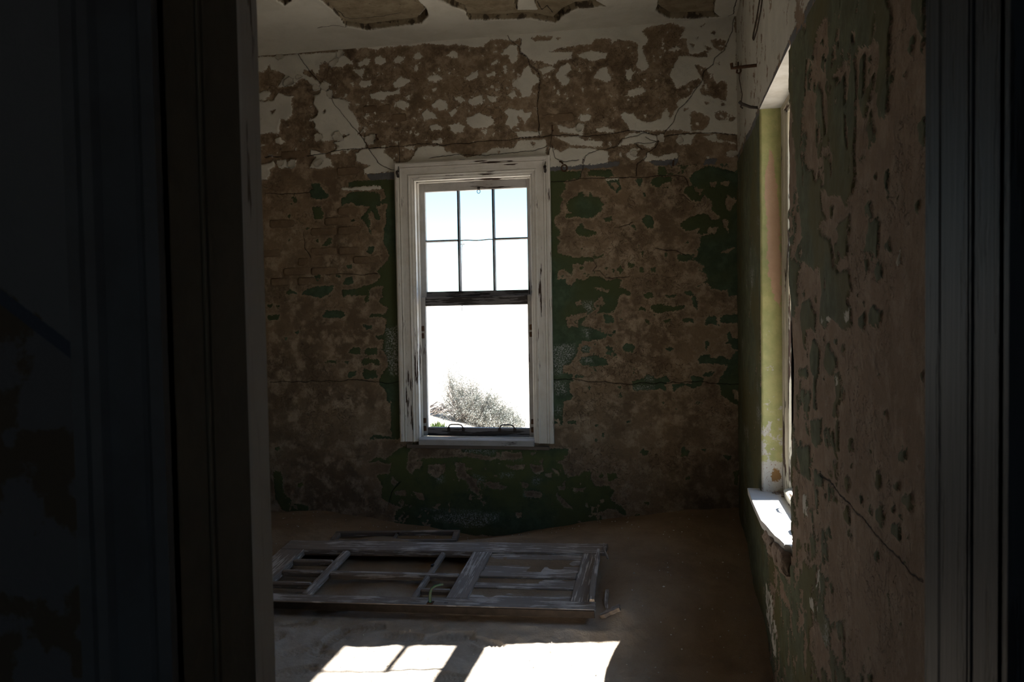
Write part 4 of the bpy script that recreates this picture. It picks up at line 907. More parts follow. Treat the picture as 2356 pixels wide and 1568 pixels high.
# ------------------------------------------------------------------ windows
def sash_window(root, inner_casing, M, MS, low_rail=.05):
    """double-hung window; local x across, y outwards, z up; opening half width .475"""
    hw = .475; z0, z1 = .69, 2.775
    for s in (-1, 1):
        MB().box(min(s*hw, s*(hw+.035)), max(s*hw, s*(hw+.035)), -.005, .20, z0-.03, z1+.02, .003).obj('jamb', M[2], root)
        MB().box(min(s*(hw-.014), s*hw), max(s*(hw-.014), s*hw), .045, .062, z0, z1, .003).obj('stop_bead', M[2], root)
        MB().box(min(s*(hw-.012), s*hw), max(s*(hw-.012), s*hw), .108, .116, z0, z1, .002).obj('parting_bead', M[2], root)
    MB().box(-hw-.035, hw+.035, -.005, .20, z1, z1+.035, .003).obj('head', M[0], root)
    MB().box(-hw, hw, .045, .062, z1-.014, z1, .003).obj('stop_bead', M[0], root)
    b = MB(); b.sweep([(-.03, z0-.055), (-.034, z0-.012), (-.02, z0-.002), (.06, z0+.004), (.20, z0-.02), (.20, z0-.06)], lambda u, p: Vector((-hw, u, p)), lambda u, p: Vector((hw, u, p)))
    b.obj('window_sill', MS[0], root)
    def sash(name, y, zb, zt, rb_, rt, bars):
        s_ = thing(name, None, None); s_.parent = root
        w = hw-.004; gw = .425; th = .020
        for s in (-1, 1):
            MB().box(min(s*gw, s*w), max(s*gw, s*w), y-th, y+th, zb, zt, .004).obj('stile', MS[2], s_)
        MB().box(-gw, gw, y-th, y+th, zb, zb+rb_, .004).obj('bottom_rail', m_sashdark[0] if inner_casing else MS[0], s_)
        MB().box(-gw, gw, y-th, y+th, zt-rt, zt, .004).obj('top_rail', (m_sashdark if inner_casing and not bars else MS)[0], s_)
        if bars:
            for mx in (-.146, .145):
                MB().sweep([(-.0115, .018), (-.0065, -.018), (.0065, -.018), (.0115, .018)], lambda u, p: Vector((mx+u, y+p, zb+rb_)), lambda u, p: Vector((mx+u, y+p, zt-rt))).obj('muntin', m_sashdark[2] if inner_casing else MS[2], s_)
            for a, c, r in ((-gw, -.157, .0095), (.156, gw, .0095)):
                MB().sweep([(-r, .018), (-r*.5, -.018), (r*.5, -.018), (r, .018)], lambda u, p: Vector((a, y+p, 2.298+u)), lambda u, p: Vector((c, y+p, 2.298+u))).obj('muntin', m_sashdark[0] if inner_casing else MS[0], s_)
            MB().tube([(-.14+.28*q/8, y, 2.298+.003*math.sin(q*1.1)-.004) for q in range(9)], .0045, 6).obj('muntin', MS[0], s_)
        return s_
    up = sash('upper_sash', .128, 1.832, z1-.004, low_rail, .072, True)
    lo = sash('lower_sash', .085, z0+.004, 1.838, .072, .075, False)
    # ring pull hanging on the top rail
    b = MB(); b.tube([(.032+.013*math.sin(q*math.pi/8), .102, 2.700-.016+.015*math.cos(q*math.pi/8)) for q in range(17)], .0026, 6)
    b.box(.020, .044, .100, .108, 2.706, 2.716, .002); b.obj('ring_pull', m_iron, up)
    for hx_ in (-.185, .243):
        pts = [(-.062, .083, 0), (-.060, .068, .018), (-.05, .055, .037), (-.03, .050, .044), (.03, .050, .044), (.05, .055, .037), (.060, .068, .018), (.062, .083, 0)]
        b = MB(); b.tube([(hx_+p[0], p[1]-.012, .752+p[2]) for p in pts], .0055, 8)
        for s in (-1, 1): b.box(hx_+s*.062-.012, hx_+s*.062+.012, .058, .067, .735, .768, .003)
        b.obj('sash_handle', m_iron, lo)
    for s in (-1, 1):
        for zz in (1.50, 1.56, .735, .80):
            x = s*.450; MB().box(x-.011, x+.011, .058, .067, zz, zz+.042, .003, .003).obj('iron_plate', m_rust, lo)
    if inner_casing:
        T = z1+.012+.135; ow = hw+.012+.148   # casing outer lines
        prof = [(0, 0), (0, .030), (.012, .038), (.030, .036), (.034, .026), (.040, .026), (.048, .033), (.056, .026), (.105, .022), (.112, .028), (.120, .028), (.124, .018), (.140, .016), (.148, .010), (.148, 0)]
        MB().sweep(prof, lambda u, p: Vector((-ow+u, -p, z0-.03)), lambda u, p: Vector((-ow+u, -p, T-u*.92))).obj('casing', M[2], root)
        MB().sweep(prof, lambda u, p: Vector((ow-u, -p, z0-.03)), lambda u, p: Vector((ow-u, -p, T-u*.92))).obj('casing', M[2], root)
        MB().sweep(prof, lambda u, p: Vector((-ow+u, -p, T-u*.92)), lambda u, p: Vector((ow-u, -p, T-u*.92))).obj('casing', M[0], root)
        MB().box(-ow+.05, ow-.04, -.022, .0, z0-.085, z0-.055, .004).obj('apron', m_old, root)
        for x, z, r in ((-ow+.035, 2.83, .016), (ow-.035, 2.81, .016)):
            MB().tube([(x, -.038, z-.02), (x+.004, -.055, z-.012), (x, -.062, z+.004), (x-.004, -.05, z+.018), (x, -.036, z+.024)], .010, 7).obj('curtain_hook', m_iron, root)
window_1 = struct(thing('window_1', None, None, (-1.502, YB-.012, 0)))
sash_window(window_1, True, m_cas, m_sash)
sash_window(window_2, False, m_frame, m_frame, .145)
# window_2: moulded frame filling the opening at the sides and head
prof = [(0, 0), (0, .020), (.030, .020), (.036, .008), (.060, .008), (.066, .018), (.090, .018), (.10, .0), (.14, -.01), (.14, -.06), (0, -.06)]
MB().sweep(prof, lambda u, p: Vector((-.615+u, -p, .60)), lambda u, p: Vector((-.615+u, -p, 2.84-u*.45))).obj('moulded_frame', m_frame[2], window_2)
MB().sweep(prof, lambda u, p: Vector((.615-u, -p, .60)), lambda u, p: Vector((.615-u, -p, 2.84-u*.45))).obj('moulded_frame', m_frame[2], window_2)
MB().sweep(prof, lambda u, p: Vector((-.615+u, -p, 2.84-u*.45)), lambda u, p: Vector((.615-u, -p, 2.84-u*.45))).obj('moulded_frame', m_frame[0], window_2)
# broken inner sill slab in the right-hand window (world coordinates)
P = [(.472, 4.872), (.466, 4.50), (.466, 4.125), (.476, 4.06), (.481, 3.97), (.492, 3.93), (.497, 3.85), (.509, 3.80), (.517, 3.715), (.545, 3.70), (.56, 3.62), (.74, 3.62), (.74, 4.778), (.55, 4.778), (.55, 4.872)]
b = MB(); top = [b.bm.verts.new((x, y, .637)) for x, y in P]; bot = [b.bm.verts.new((x+.004, y, .597)) for x, y in P]
b.bm.faces.new(top); b.bm.faces.new(bot[::-1])
for i in range(len(P)): b.bm.faces.new((top[i], bot[i], bot[(i+1) % len(P)], top[(i+1) % len(P)]))
bmesh.ops.bevel(b.bm, geom=[e for e in b.bm.edges if all(v.co.z > .63 for v in e.verts)], offset=.004, segments=1, affect='EDGES')
world_child(b.obj('sill_slab', m_sill), window_2)
# crumbling mortar bed exposed below the broken front of the sill
rs = np.random.RandomState(4)
for (y, x, z, sx, sy, sz) in ((4.06, 0.523, 0.577, 0.055, 0.07, 0.0368), (3.95, 0.523, 0.567, 0.052, 0.07, 0.046), (3.84, 0.528, 0.557, 0.045, 0.075, 0.0529), (3.74, 0.533, 0.552, 0.04, 0.06, 0.0575)):
    b = MB(); bmesh.ops.create_icosphere(b.bm, subdivisions=3, radius=1)
    for v in b.bm.verts:
        d = v.co.copy(); q = 1/max(abs(d.x), abs(d.y), abs(d.z))**.55
        n_ = 1+.22*(float(fbm(d.x*1.3+y*7, d.y*1.3+d.z, .7, 301))*2)
        v.co = Vector((x+d.x*sx*q*n_, y+d.y*sy*q*n_, z+d.z*sz*q*n_))
    world_child(b.obj('mortar', m_stone), window_2)
MB2 = MB(); MB2.tube([(.665+.016*math.cos(q*math.pi/8), 4.452+.03*math.sin(q*math.pi/8), .6425) for q in range(17)], .004, 6)
world_child(MB2.obj('latch_ring', m_iron), window_2)
# ------------------------------------------------------------------ ceiling with torn-off patches
us = cells(-3.5, XR+.02, .006); vs = cells(5.0, YB+.02, .005); U, V = np.meshgrid(us, vs)
F, (K, KS) = fields(U, V, parse(CEIL), .005, .005, 401)
H = F['H']
sh = 14; Hf = np.concatenate([H[sh:], np.full((sh, H.shape[1]), -R_SD)], 0); Hf2 = np.concatenate([H[6:], np.full((6, H.shape[1]), -R_SD)], 0)
cav = sstep(-.0, .012, H)*sstep(.015, -.02, Hf)
Z = ZC+sstep(-.002, .010, H)*.016+cav*.055+fbm(U, V, .5, 421)*.008*(1-sstep(0, .01, H))-sstep(-.06, -.005, H)*sstep(.004, -.002, H)*.006
k = NT('torn_ceiling'); hh = k.attr('hole').outputs['Fac']; cr = k.math('MAXIMUM', k.math('ABSOLUTE', k.attr('crack_side').outputs['Fac']), k.step(k.attr('crack').outputs['Fac'], .42, .6))
wcol = k.mix(k.step(k.noise(4, 5, .6), .35, .7), (.62, .60, .53), (.54, .52, .45))
bcol = k.mix(k.step(k.noise(9, 6, .65), .35, .68), (.30, .25, .17), (.20, .155, .10))
bcol = k.mix(k.step(k.noise(30, 5, .7), .62, .7), bcol, (.06, .04, .025))
col = k.mix(k.step(k.math('ADD', hh, k.math('MULTIPLY', k.math('SUBTRACT', k.noise(25, 3), .5), .03)), .49, .52), wcol, bcol)
hs = k.math('ABSOLUTE', k.math('SUBTRACT', hh, .535))
col = k.mix(k.math('MULTIPLY', k.step(hs, .02, .09, .9, 0), k.step(k.noise(14, 3), .5, .6)), col, (.05, .035, .022))
col = k.mix(k.step(cr, .08, .28, 1, 0), col, (.04, .03, .02))
k.color(col); k.bump(k.noise(30, 5, .65), .003)
me = grid_mesh('ceiling', U, V, Z, k.m, None, {'hole': enc(H), 'crack': np.clip(K/.02, 0, 1), 'crack_side': KS/.02}, flip=True)
ceiling = struct(link(bpy.data.objects.new('ceiling', me)))
b = MB(); b.box(-4.3, 1.0, 1.0, 5.0, ZC, 4.3); b.box(-4.3, -3.5, 5.0, YB+.3, ZC, 4.3); b.box(-3.5, 1.0, 5.0, YB+.36, ZC+.06, 4.3); b.box(.56, 1.0, 5.0, 6.5, ZC, 4.3)
join_boxes(ceiling, b, simple('ceiling_board', (.58, .56, .49), (.52, .5, .43), 4, .9))

# ------------------------------------------------------------------ the lying door's plane, then the sand floor around it
FR = np.array([-.417, 4.56, -.03]); BR = np.array([-.405, 5.502, .085]); BL = np.array([-2.792, 5.541, .01])
eL = (BL-BR)/np.linalg.norm(BL-BR); eW = BR-FR; eW = eW-eL*(eW@eL); eW /= np.linalg.norm(eW); eN = np.cross(eW, eL); eN = eN*np.sign(eN[2])
DL, DW = 2.39, .95
CP = np.array([(-3.255, 6.24, 0.042), (-2.626, 6.24, 0.035), (-2.244, 6.24, 0), (-1.871, 6.24, -0.049), (-1.506, 6.24, -0.101), (-1.146, 6.24, -0.06), (-0.794, 6.24, 0.005), (-0.449, 6.24, 0.076), (-0.179, 6.24, 0.118), (0.219, 6.24, 0.158), (0.542, 6.24, 0.191), (0.548, 6.128, 0.136), (0.548, 5.655, 0.077), (0.548, 5.13, -0.046), (0.548, 4.69, -0.11), (0.548, 4.5, -0.19), (0.548, 4.33, -0.26), (-0.417, 4.52, -0.13), (-1.2, 4.52, -0.165), (-2.0, 4.53, -0.185), (-2.8, 4.54, -0.2), (-0.405, 5.56, 0.085), (-1.2, 5.57, 0.055), (-2.0, 5.58, 0.03), (-2.8, 5.6, 0.01), (-0.33, 4.6, -0.055), (-0.33, 5.0, 0.03), (-0.33, 5.4, 0.08), (0.1, 5.0, 0.0), (0.1, 5.5, 0.09), (0.15, 4.6, -0.1), (-0.29, 4.43, -0.19), (-1.1, 4.28, -0.2), (-1.8, 4.17, -0.22), (-0.3, 4.0, -0.22), (-1.1, 3.9, -0.23), (-1.8, 3.8, -0.25), (-2.6, 4.2, -0.2), (0.1, 4.4, -0.2), (-3.5, 5, -0.0), (-3.5, 3.5, -0.2), (-2.9, 3.0, -0.28), (-1.0, 3.0, -0.28), (0.5, 3.0, -0.3), (-3.0, 1.2, -0.3), (-1, 1.2, -0.3), (0.5, 1.2, -0.3), (-1.9, 5.78, -0.03), (-2.4, 5.78, -0.025), (-2.2, 5.95, -0.03)])
def tps(x, y):
    px, py, pz = CP.T; n = len(CP)
    ph = lambda r2: np.where(r2 > 1e-9, .5*r2*np.log(r2+1e-12), 0)
    A = ph((px[:, None]-px)**2+(py[:, None]-py)**2)+np.eye(n)*.004
    Pm = np.c_[np.ones(n), px, py]; Mx = np.block([[A, Pm], [Pm.T, np.zeros((3, 3))]])
    w = np.linalg.solve(Mx, np.r_[pz, 0, 0, 0])
    r = np.zeros(x.shape)+w[n]+w[n+1]*x+w[n+2]*y
    for i in range(n): r += w[i]*ph((x-px[i])**2+(y-py[i])**2)
    return r
def sand_z(x, y):
    z = tps(x, y)
    z = z+fbm(x, y, .45, 501, 3)*.05+fbm(x, y, .11, 503, 3)*.022*sstep(5.2, 4.4, y)+fbm(x, y, .05, 509, 2)*.006
    px, py = x-FR[0], y-FR[1]
    # door-local coordinates on the ground
    t = (px*eW[0]+py*eW[1]); s_ = (px*eL[0]+py*eL[1])
    plane = FR[2]-(eN[0]*px+eN[1]*py)/eN[2]
    ins = np.minimum(np.minimum(s_, DL-s_), np.minimum(t, DW-t))
    deep = np.where(s_ > .92, -.075+fbm(x, y, .25, 521, 3)*.05, -.0155+fbm(x, y, .12, 523, 2)*.006)
    deep = np.where((s_ > .92) & (t > .6), deep-.02, deep)
    z = np.where((ins > .03) & (t > .085), plane+deep, z)
    m = sstep(-.02, .03, ins); out_z = np.minimum(z, plane+.004)
    back = sstep(.55, .9, t/DW)
    lip = plane-.012-.055*(1-back)-.03*(1-sstep(.0, .25, t/DW))
    near = sstep(-.22, -.0, ins)
    z = np.where((ins <= .03) | (t <= .085), z*(1-near)+np.minimum(z, lip)*near, z)
    return z
gx = cells(-3.6, XR+.03, .010); gy_ = np.concatenate([cells(1.0, 3.6, .03), cells(3.6, YB+.03, .0085)[1:]])
U, V = np.meshgrid(gx, gy_); Z = sand_z(U, V)
# shoe prints trodden into the sand
rp = random.Random(3)
for (x, y, a) in [(-2.28, 4.49, 0.3), (-2.08, 4.2, 0.6), (-2.03, 3.97, 0.4), (-1.88, 4.17, -0.2), (-1.82, 4.49, 0.2), (-1.55, 4.42, -0.1), (-2.35, 4.25, 1.0), (-1.25, 4.44, 0.15), (-1.0, 4.38, -0.4), (-2.5, 4.1, 0.8), (-1.45, 4.15, 0.3), (-0.75, 4.3, 0.2), (-1.95, 4.36, 1.4), (-2.2, 3.8, 0.2), (-0.6, 4.05, 0.3), (-1.2, 4.0, 0.1)]:
    c, s = math.cos(a), math.sin(a); lx = (U-x)*c+(V-y)*s; ly = -(U-x)*s+(V-y)*c
    w = .045-.012*np.clip(lx/.13, -1, 1)*-1
    e = np.maximum(np.abs(lx)/.14, np.hypot(lx/.16, ly/w)); inside = sstep(1.12, .88, e)
    Z += -inside*(.014+.0035*np.sign(np.sin(lx*230+3*np.abs(ly)*40)))
# paler greyish sand over the front left part of the room
PALE = sstep(4.95, 4.45, V+fbm(U, V, .5, 531)*.5)*sstep(.25, -.55, U+fbm(U, V, .4, 533)*.5)
me = grid_mesh('floor', U, V, Z, m_sand, None, {'pale_sand': PALE})
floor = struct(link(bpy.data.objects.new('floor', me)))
def ground_at(x, y):
    i = int(np.clip(np.searchsorted(gx, x), 1, len(gx)-1)); j = int(np.clip(np.searchsorted(gy_, y), 1, len(gy_)-1)); return float(Z[j, i])

# ------------------------------------------------------------------ remaining shell: left wall, door wall, hall
b = MB(); b.box(-4.3, -3.55, 1.0, YB+.1, -.8, 4.3)
struct(b.obj('wall_left', simple('left_wall_plaster', (.26, .19, .12), (.14, .11, .06), 3, .9, .004, 30)))
JX0, JX1, JY0, JY1 = -.60, .3355, .881, 1.0975
b = MB(); b.box(-4.3, JX0-.03, JY0, JY1+.03, -.8, 4.3); b.box(JX1+.03, 1.0, JY0, JY1+.03, -.8, 4.3); b.box(JX0-.03, JX1+.03, JY0, JY1+.03, 2.75, 4.3)
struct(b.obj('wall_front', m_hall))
# paint on the hall face of the door wall: pale upper coat with a sloping lower edge, flaking lower coat
hx = cells(-1.6, JX0-.12, .008); hz = cells(-.1, 3.2, .008); U, V = np.meshgrid(hx, hz)
line = 1.745-(U+.8355)*.70
lower = (fbm(U, V, .12, 601)+.25*fbm(U, V, .5, 603)-.06)*.2
upf = np.clip((V-line), -.05, .05); upf = np.where(V > line, np.minimum(upf, (.30-fbm(U, V, .08, 607)+.35*(U+.93))*.2), upf)
band = np.minimum(V-(line-.022), line-V)
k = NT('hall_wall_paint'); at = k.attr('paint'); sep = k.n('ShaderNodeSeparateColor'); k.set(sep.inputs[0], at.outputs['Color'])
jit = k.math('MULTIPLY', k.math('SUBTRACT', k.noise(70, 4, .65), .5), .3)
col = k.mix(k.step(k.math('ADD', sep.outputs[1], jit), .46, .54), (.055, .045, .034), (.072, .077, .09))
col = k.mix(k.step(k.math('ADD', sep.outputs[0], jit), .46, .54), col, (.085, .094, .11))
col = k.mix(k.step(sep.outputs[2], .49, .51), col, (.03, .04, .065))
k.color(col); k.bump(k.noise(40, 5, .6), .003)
Dh = sstep(-.004, .004, upf)*.003+.002
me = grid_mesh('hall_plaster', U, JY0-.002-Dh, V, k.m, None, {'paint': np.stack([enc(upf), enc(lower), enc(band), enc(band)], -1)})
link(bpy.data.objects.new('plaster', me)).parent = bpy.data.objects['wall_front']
door_1 = struct(thing('door_1', None, None, (0, JY0, 0)))
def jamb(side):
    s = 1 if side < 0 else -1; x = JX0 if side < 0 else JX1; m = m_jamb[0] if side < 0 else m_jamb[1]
    f = lambda u, p, z: Vector((x+s*p, u, z))
    # lining board on the hall half, beads in the middle, rebated room half, pale room-side edge
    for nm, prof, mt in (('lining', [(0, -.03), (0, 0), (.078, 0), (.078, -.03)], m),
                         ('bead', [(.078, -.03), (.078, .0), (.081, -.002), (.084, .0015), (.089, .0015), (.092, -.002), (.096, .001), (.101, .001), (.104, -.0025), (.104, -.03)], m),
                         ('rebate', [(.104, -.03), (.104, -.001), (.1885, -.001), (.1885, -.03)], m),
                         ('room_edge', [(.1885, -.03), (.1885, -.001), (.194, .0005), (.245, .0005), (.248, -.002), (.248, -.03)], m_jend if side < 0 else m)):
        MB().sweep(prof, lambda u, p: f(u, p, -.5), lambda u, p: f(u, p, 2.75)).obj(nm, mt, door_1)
    # moulded casing on the hall face
    prof = [(0, -.012), (0, .012), (.012, .020), (.022, .012), (.03, .010), (.075, .010), (.082, .018), (.092, .024), (.104, .018), (.118, .022), (.124, .014), (.124, -.012)]
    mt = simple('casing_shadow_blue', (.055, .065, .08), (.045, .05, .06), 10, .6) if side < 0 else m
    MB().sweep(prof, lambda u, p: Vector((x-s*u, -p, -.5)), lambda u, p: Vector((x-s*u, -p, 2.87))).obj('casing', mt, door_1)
jamb(-1); jamb(1)
MB().box(JX0-.03, JX1+.03, 0, .248, 2.72, 2.75).obj('lining', m_jamb[0], door_1)
MB().box(JX0-.12, JX1+.12, -.02, .0, 2.75, 2.87, .004).obj('casing', m_jamb[0], door_1)
# hall behind the camera, unseen rear opening added to light it
struct(MB().box(-2.6, -2.3, -4.2, JY0, -.8, 4.3).obj('wall_hall_left', m_hall)); struct(MB().box(1.6, 1.9, -4.2, JY0, -.8, 4.3).obj('wall_hall_right', m_hall))
b = MB(); b.box(-2.6, -.2, -4.5, -4.2, -.8, 4.3); b.box(.8, 1.9, -4.5, -4.2, -.8, 4.3); b.box(-.2, .8, -4.5, -4.2, 2.3, 4.3); b.box(-.2, .8, -4.5, -4.2, -.8, .7)
struct(b.obj('wall_hall_rear', m_hall))
struct(MB().box(-2.6, 1.9, -4.5, JY0+.1, 3.9, 4.3).obj('ceiling_hall', m_hall)); struct(MB().box(-2.6, 1.9, -4.5, 1.0, -.8, -.3).obj('floor_hall', m_sand))
portal('sky_portal', (.3, -4.52, 1.5), (0, 1, 0), 1.0, 1.6)

# ------------------------------------------------------------------ lying door
Mdoor = Matrix(((eL[0], eW[0], eN[0], FR[0]), (eL[1], eW[1], eN[1], FR[1]), (eL[2], eW[2], eN[2], FR[2]), (0, 0, 0, 1)))
door = thing('fallen_door', 'long weathered half-glazed door lying flat, half buried in sand', 'door')
door.matrix_world = Mdoor
Z0 = -.048
def board(name, s0, s1, t0, t1, zt=0, zb=Z0, ax=0, bev=.004, mat=None):
    b = MB(); b.box(s0, s1, t0, t1, zb, zt, bev, .0015); return b.obj(name, mat or m_door[ax], door)
board('stile', 0, DL, 0, .10); board('stile', 0, DL, .79, .95)
board('top_rail', 2.20, DL, .10, .79, -.001, ax=1); board('lock_rail', .79, .925, .10, .79, -.001, ax=1); board('bottom_rail', .045, .155, .10, .79, -.001, ax=1)
board('glazing_bar', 1.84, 1.90, .10, .79, -.003, ax=1, bev=.012); board('glazing_bar', 1.125, 1.162, .10, .79, -.004, ax=1, bev=.011)
board('glazing_bar', .925, 1.84, .408, .458, -.002, bev=.012); board('glazing_bar', 1.90, 2.20, .60, .638, -.003, bev=.010)
board('glazing_bar', 1.90, 2.20, .43, .47, -.003, bev=.010); board('glazing_bar', 1.90, 2.20, .25, .287, -.003, bev=.010); board('glazing_bar', .925, 1.125, .20, .237, -.003, bev=.010)
board('panel_muntin', .155, .79, .41, .488, -.001, bev=.005)
for t0, t1, zt in ((.10, .185, -.014), (.188, .262, -.0165), (.264, .335, -.006), (.337, .41, -.016), (.488, .60, -.015), (.603, .70, -.0165), (.703, .79, -.014)):
    board('panel_board', .155, .79, t0+.001, t1-.001, zt, -.032, bev=.003)
MB().box(0, DL, -.006, .0, -.05, -.004, .002).obj('edge_lipping', simple('dark_door_edge', (.022, .016, .012), (.036, .026, .019), 20, .8, .002, 60), door)
b = MB(); b.sweep([(.925, -.001), (.925, -.012), (.937, -.03), (.925, -.03)], lambda u, p: Vector((u, .10, p)), lambda u, p: Vector((u, .79, p))); b.obj('glazing_bead', m_door[1], door)
for t in (.10, .79):
    sgn = 1 if t < .5 else -1
    for a, c in ((.925, 1.84), (1.90, 2.20)):
        b = MB(); b.sweep([(0, -.004), (.003, -.004), (.012, -.03), (0, -.03)], lambda u, p: Vector((a, t+sgn*u, p)), lambda u, p: Vector((c, t+sgn*u, p))); b.obj('glazing_bead', m_door[0], door)
# green lever handle standing up from the front stile, rose plate and keyhole
h = MB(); h.tube([(1.002, .03, -.004), (1.003, .032, .03), (1.0, .038, .062), (.992, .047, .085), (.972, .058, .098), (.945, .07, .102), (.925, .078, .100)], .010, 9, .007); ho = h.obj('lever_handle', m_patina, door, True); ho['label'] = 'green corroded lever handle'
MB().box(.982, 1.022, .012, .050, -.002, .005, .002).obj('handle_plate', m_rust, ho)
MB().box(.893, .915, .030, .039, -.004, .001).obj('keyhole', m_iron, door)
MB().box(1.14, 1.158, .54, .566, -.004, .006, .002).obj('iron_catch', m_iron, door)

# ------------------------------------------------------------------ things lying about
def on_axes(o, origin, ang, tilt=(0, 0)):
    o.location = origin; o.rotation_euler = (tilt[0], tilt[1], ang)
sf = thing('window_frame', 'small grey two-light casement frame lying in sand behind the fallen door', 'window frame', (-2.495, 5.55, -.026), (.11, -.012, math.radians(6.8)))
def fb(name, *a, bev=.004): MB().box(*a, bev, .001).obj(name, m_old, sf)
fb('rail', 0, .97, .175, .212, 0, .034); fb('rail', 0, .97, 0, .036, 0, .034)
fb('stile', 0, .045, .036, .175, 0, .034); fb('stile', .925, .97, .036, .175, 0, .034); fb('glazing_bar', .475, .497, .036, .175, .004, .028)
MB().box(.488, .505, .158, .172, .022, .036, .002).obj('iron_catch', m_iron, sf)
def stick(name, label, p0, p1, w, hgt, cat='board', mat=None, seed=1):
    r = random.Random(seed); p0 = Vector(p0); p1 = Vector(p1); L = (p1-p0).length
    o = thing.__wrapped__(name) if False else None
    b = MB(); n = 8
    prof = []
    rings = []
    for i in range(n+1):
        q = i/n; ww = w*(.55+.45*min(1, q*6) if q < .2 else 1)*r.uniform(.85, 1.08); oy = .005*math.sin(q*5+seed)
        rings.append([b.bm.verts.new((q*L, oy+a*ww/2, c)) for a, c in ((-1, 0), (1, 0), (.9, hgt*r.uniform(.8, 1)), (-.9, hgt*r.uniform(.8, 1)))])
    for A, B_ in zip(rings, rings[1:]):
        for k_ in range(4): b.bm.faces.new((A[k_], A[(k_+1) % 4], B_[(k_+1) % 4], B_[k_]))
    b.bm.faces.new(rings[0][::-1]); b.bm.faces.new(rings[-1])
    o = b.obj(name, mat or m_door[0])
    d = (p1-p0).normalized(); o.location = p0; o.rotation_euler = d.to_track_quat('X', 'Z').to_euler()
    return tag(o, label, cat)
stick('wooden_strip', 'narrow split wooden strip lying across the right end of the fallen door', (-.455, 5.30, .092), (-.432, 4.60, .004), .034, .018)
stick('wooden_board', 'short grey board end nearly buried in sand right of the fallen door', (-.385, 4.66, ground_at(-.385, 4.66)-.012), (-.27, 4.66, ground_at(-.27, 4.66)-.010), .075, .022, seed=4)
stick('wooden_splinter', 'thin dark wood splinter sticking from sand beside the short board', (-.355, 4.70, ground_at(-.355, 4.70)-.006), (-.372, 4.92, ground_at(-.372, 4.92)+.002), .026, .014, 'splinter', seed=6)
stick('wooden_splinter', 'thin bent twig-like splinter at the far right corner of the fallen door', (-.43, 5.47, .09), (-.385, 5.18, .075), .012, .010, 'splinter', seed=9)

# iron fittings and wires on the walls
b = MB(); b.tube([(.56, 4.915, 3.123), (.50, 4.915, 3.121), (.43, 4.915, 3.118), (.405, 4.915, 3.117), (.402, 4.915, 3.145)], .010, 8)
b.tube([(.435, 4.915, 3.106), (.432, 4.915, 3.09), (.445, 4.915, 3.082), (.455, 4.915, 3.095), (.452, 4.915, 3.108)], .006, 6); b.tube([(.44, 4.915, 3.12), (.44, 4.915, 3.15)], .005, 6)
tag(b.obj('curtain_bracket', m_rust), 'rusty iron curtain bracket sticking straight out of the right wall', 'bracket')
b = MB(); b.tube([(.56, 4.842, 2.856), (.50, 4.85, 2.868), (.455, 4.856, 2.89), (.44, 4.858, 2.905)], .008, 7, .010); b.tube([(.455, 4.856, 2.89), (.447, 4.85, 2.872), (.458, 4.845, 2.862)], .005, 6)
tag(b.obj('iron_hook', m_iron), 'bent iron hook in the right wall at the window corner', 'hook')
pts = [(.446, 4.915, 3.085), (.446, 4.912, 3.05), (.452, 4.895, 3.0), (.458, 4.875, 2.95), (.452, 4.858, 2.905)]
tag(MB().tube(pts, .0026, 5).obj('hanging_wire', m_wire), 'thin wire sagging from the iron bracket to the bent hook', 'wire')
pts = [(.538, 4.56, 3.47), (.535, 4.62, 3.42), (.533, 4.80, 3.35), (.53, 4.93, 3.315), (.532, 4.985, 3.305), (.533, 4.96, 3.285), (.534, 4.80, 3.285), (.535, 4.62, 3.33), (.538, 4.5, 3.42), (.54, 4.45, 3.5)]
tag(MB().tube(pts, .0045, 6).obj('wire_loop', m_wire), 'dark wire loop hanging high on the white part of the right wall', 'wire')
for (x0, z0, x1, z1, lab) in ((-2.098, 2.86, -2.105, 3.10, 'thin cord hanging above the left corner of the window casing'), (-.905, 2.84, -.845, 3.11, 'thin cord slanting up from the right corner of the window casing to a nail')):
    world_child(MB().tube([(x0, YB-.05, z0), ((x0+x1)/2+.01, YB-.03, (z0+z1)/2), (x1, YB-.012, z1)], .0028, 5).obj('cord', m_wire), window_1)
for (x, z, lab) in ((-.845, 3.115, 'rusty nail in the wall above the right corner of the window casing'), (-2.285, 3.13, 'rusty nail in the wall crack above the left corner of the window casing'), (.075, 2.795, 'rusty nail in the grey paint band near the right corner of the room')):
    b = MB(); b.tube([(x, YB+.02, z), (x, YB-.03, z+.004), (x+.004, YB-.055, z+.03)], .008, 6, .006); tag(b.obj('iron_nail', m_rust), lab, 'nail')
b = MB(); b.tube([(-.80, YB+.01, 2.875), (-.78, YB-.02, 2.868), (-.765, YB-.03, 2.85)], .007, 6)
b.tube([(-.755+.022*math.sin(q*math.pi/6), YB-.034, 2.815+.025*math.cos(q*math.pi/6)) for q in range(13)], .006, 6)
tag(b.obj('ring_hook', m_rust), 'square-ish rusty ring hook in the wall just right of the window casing', 'hook')

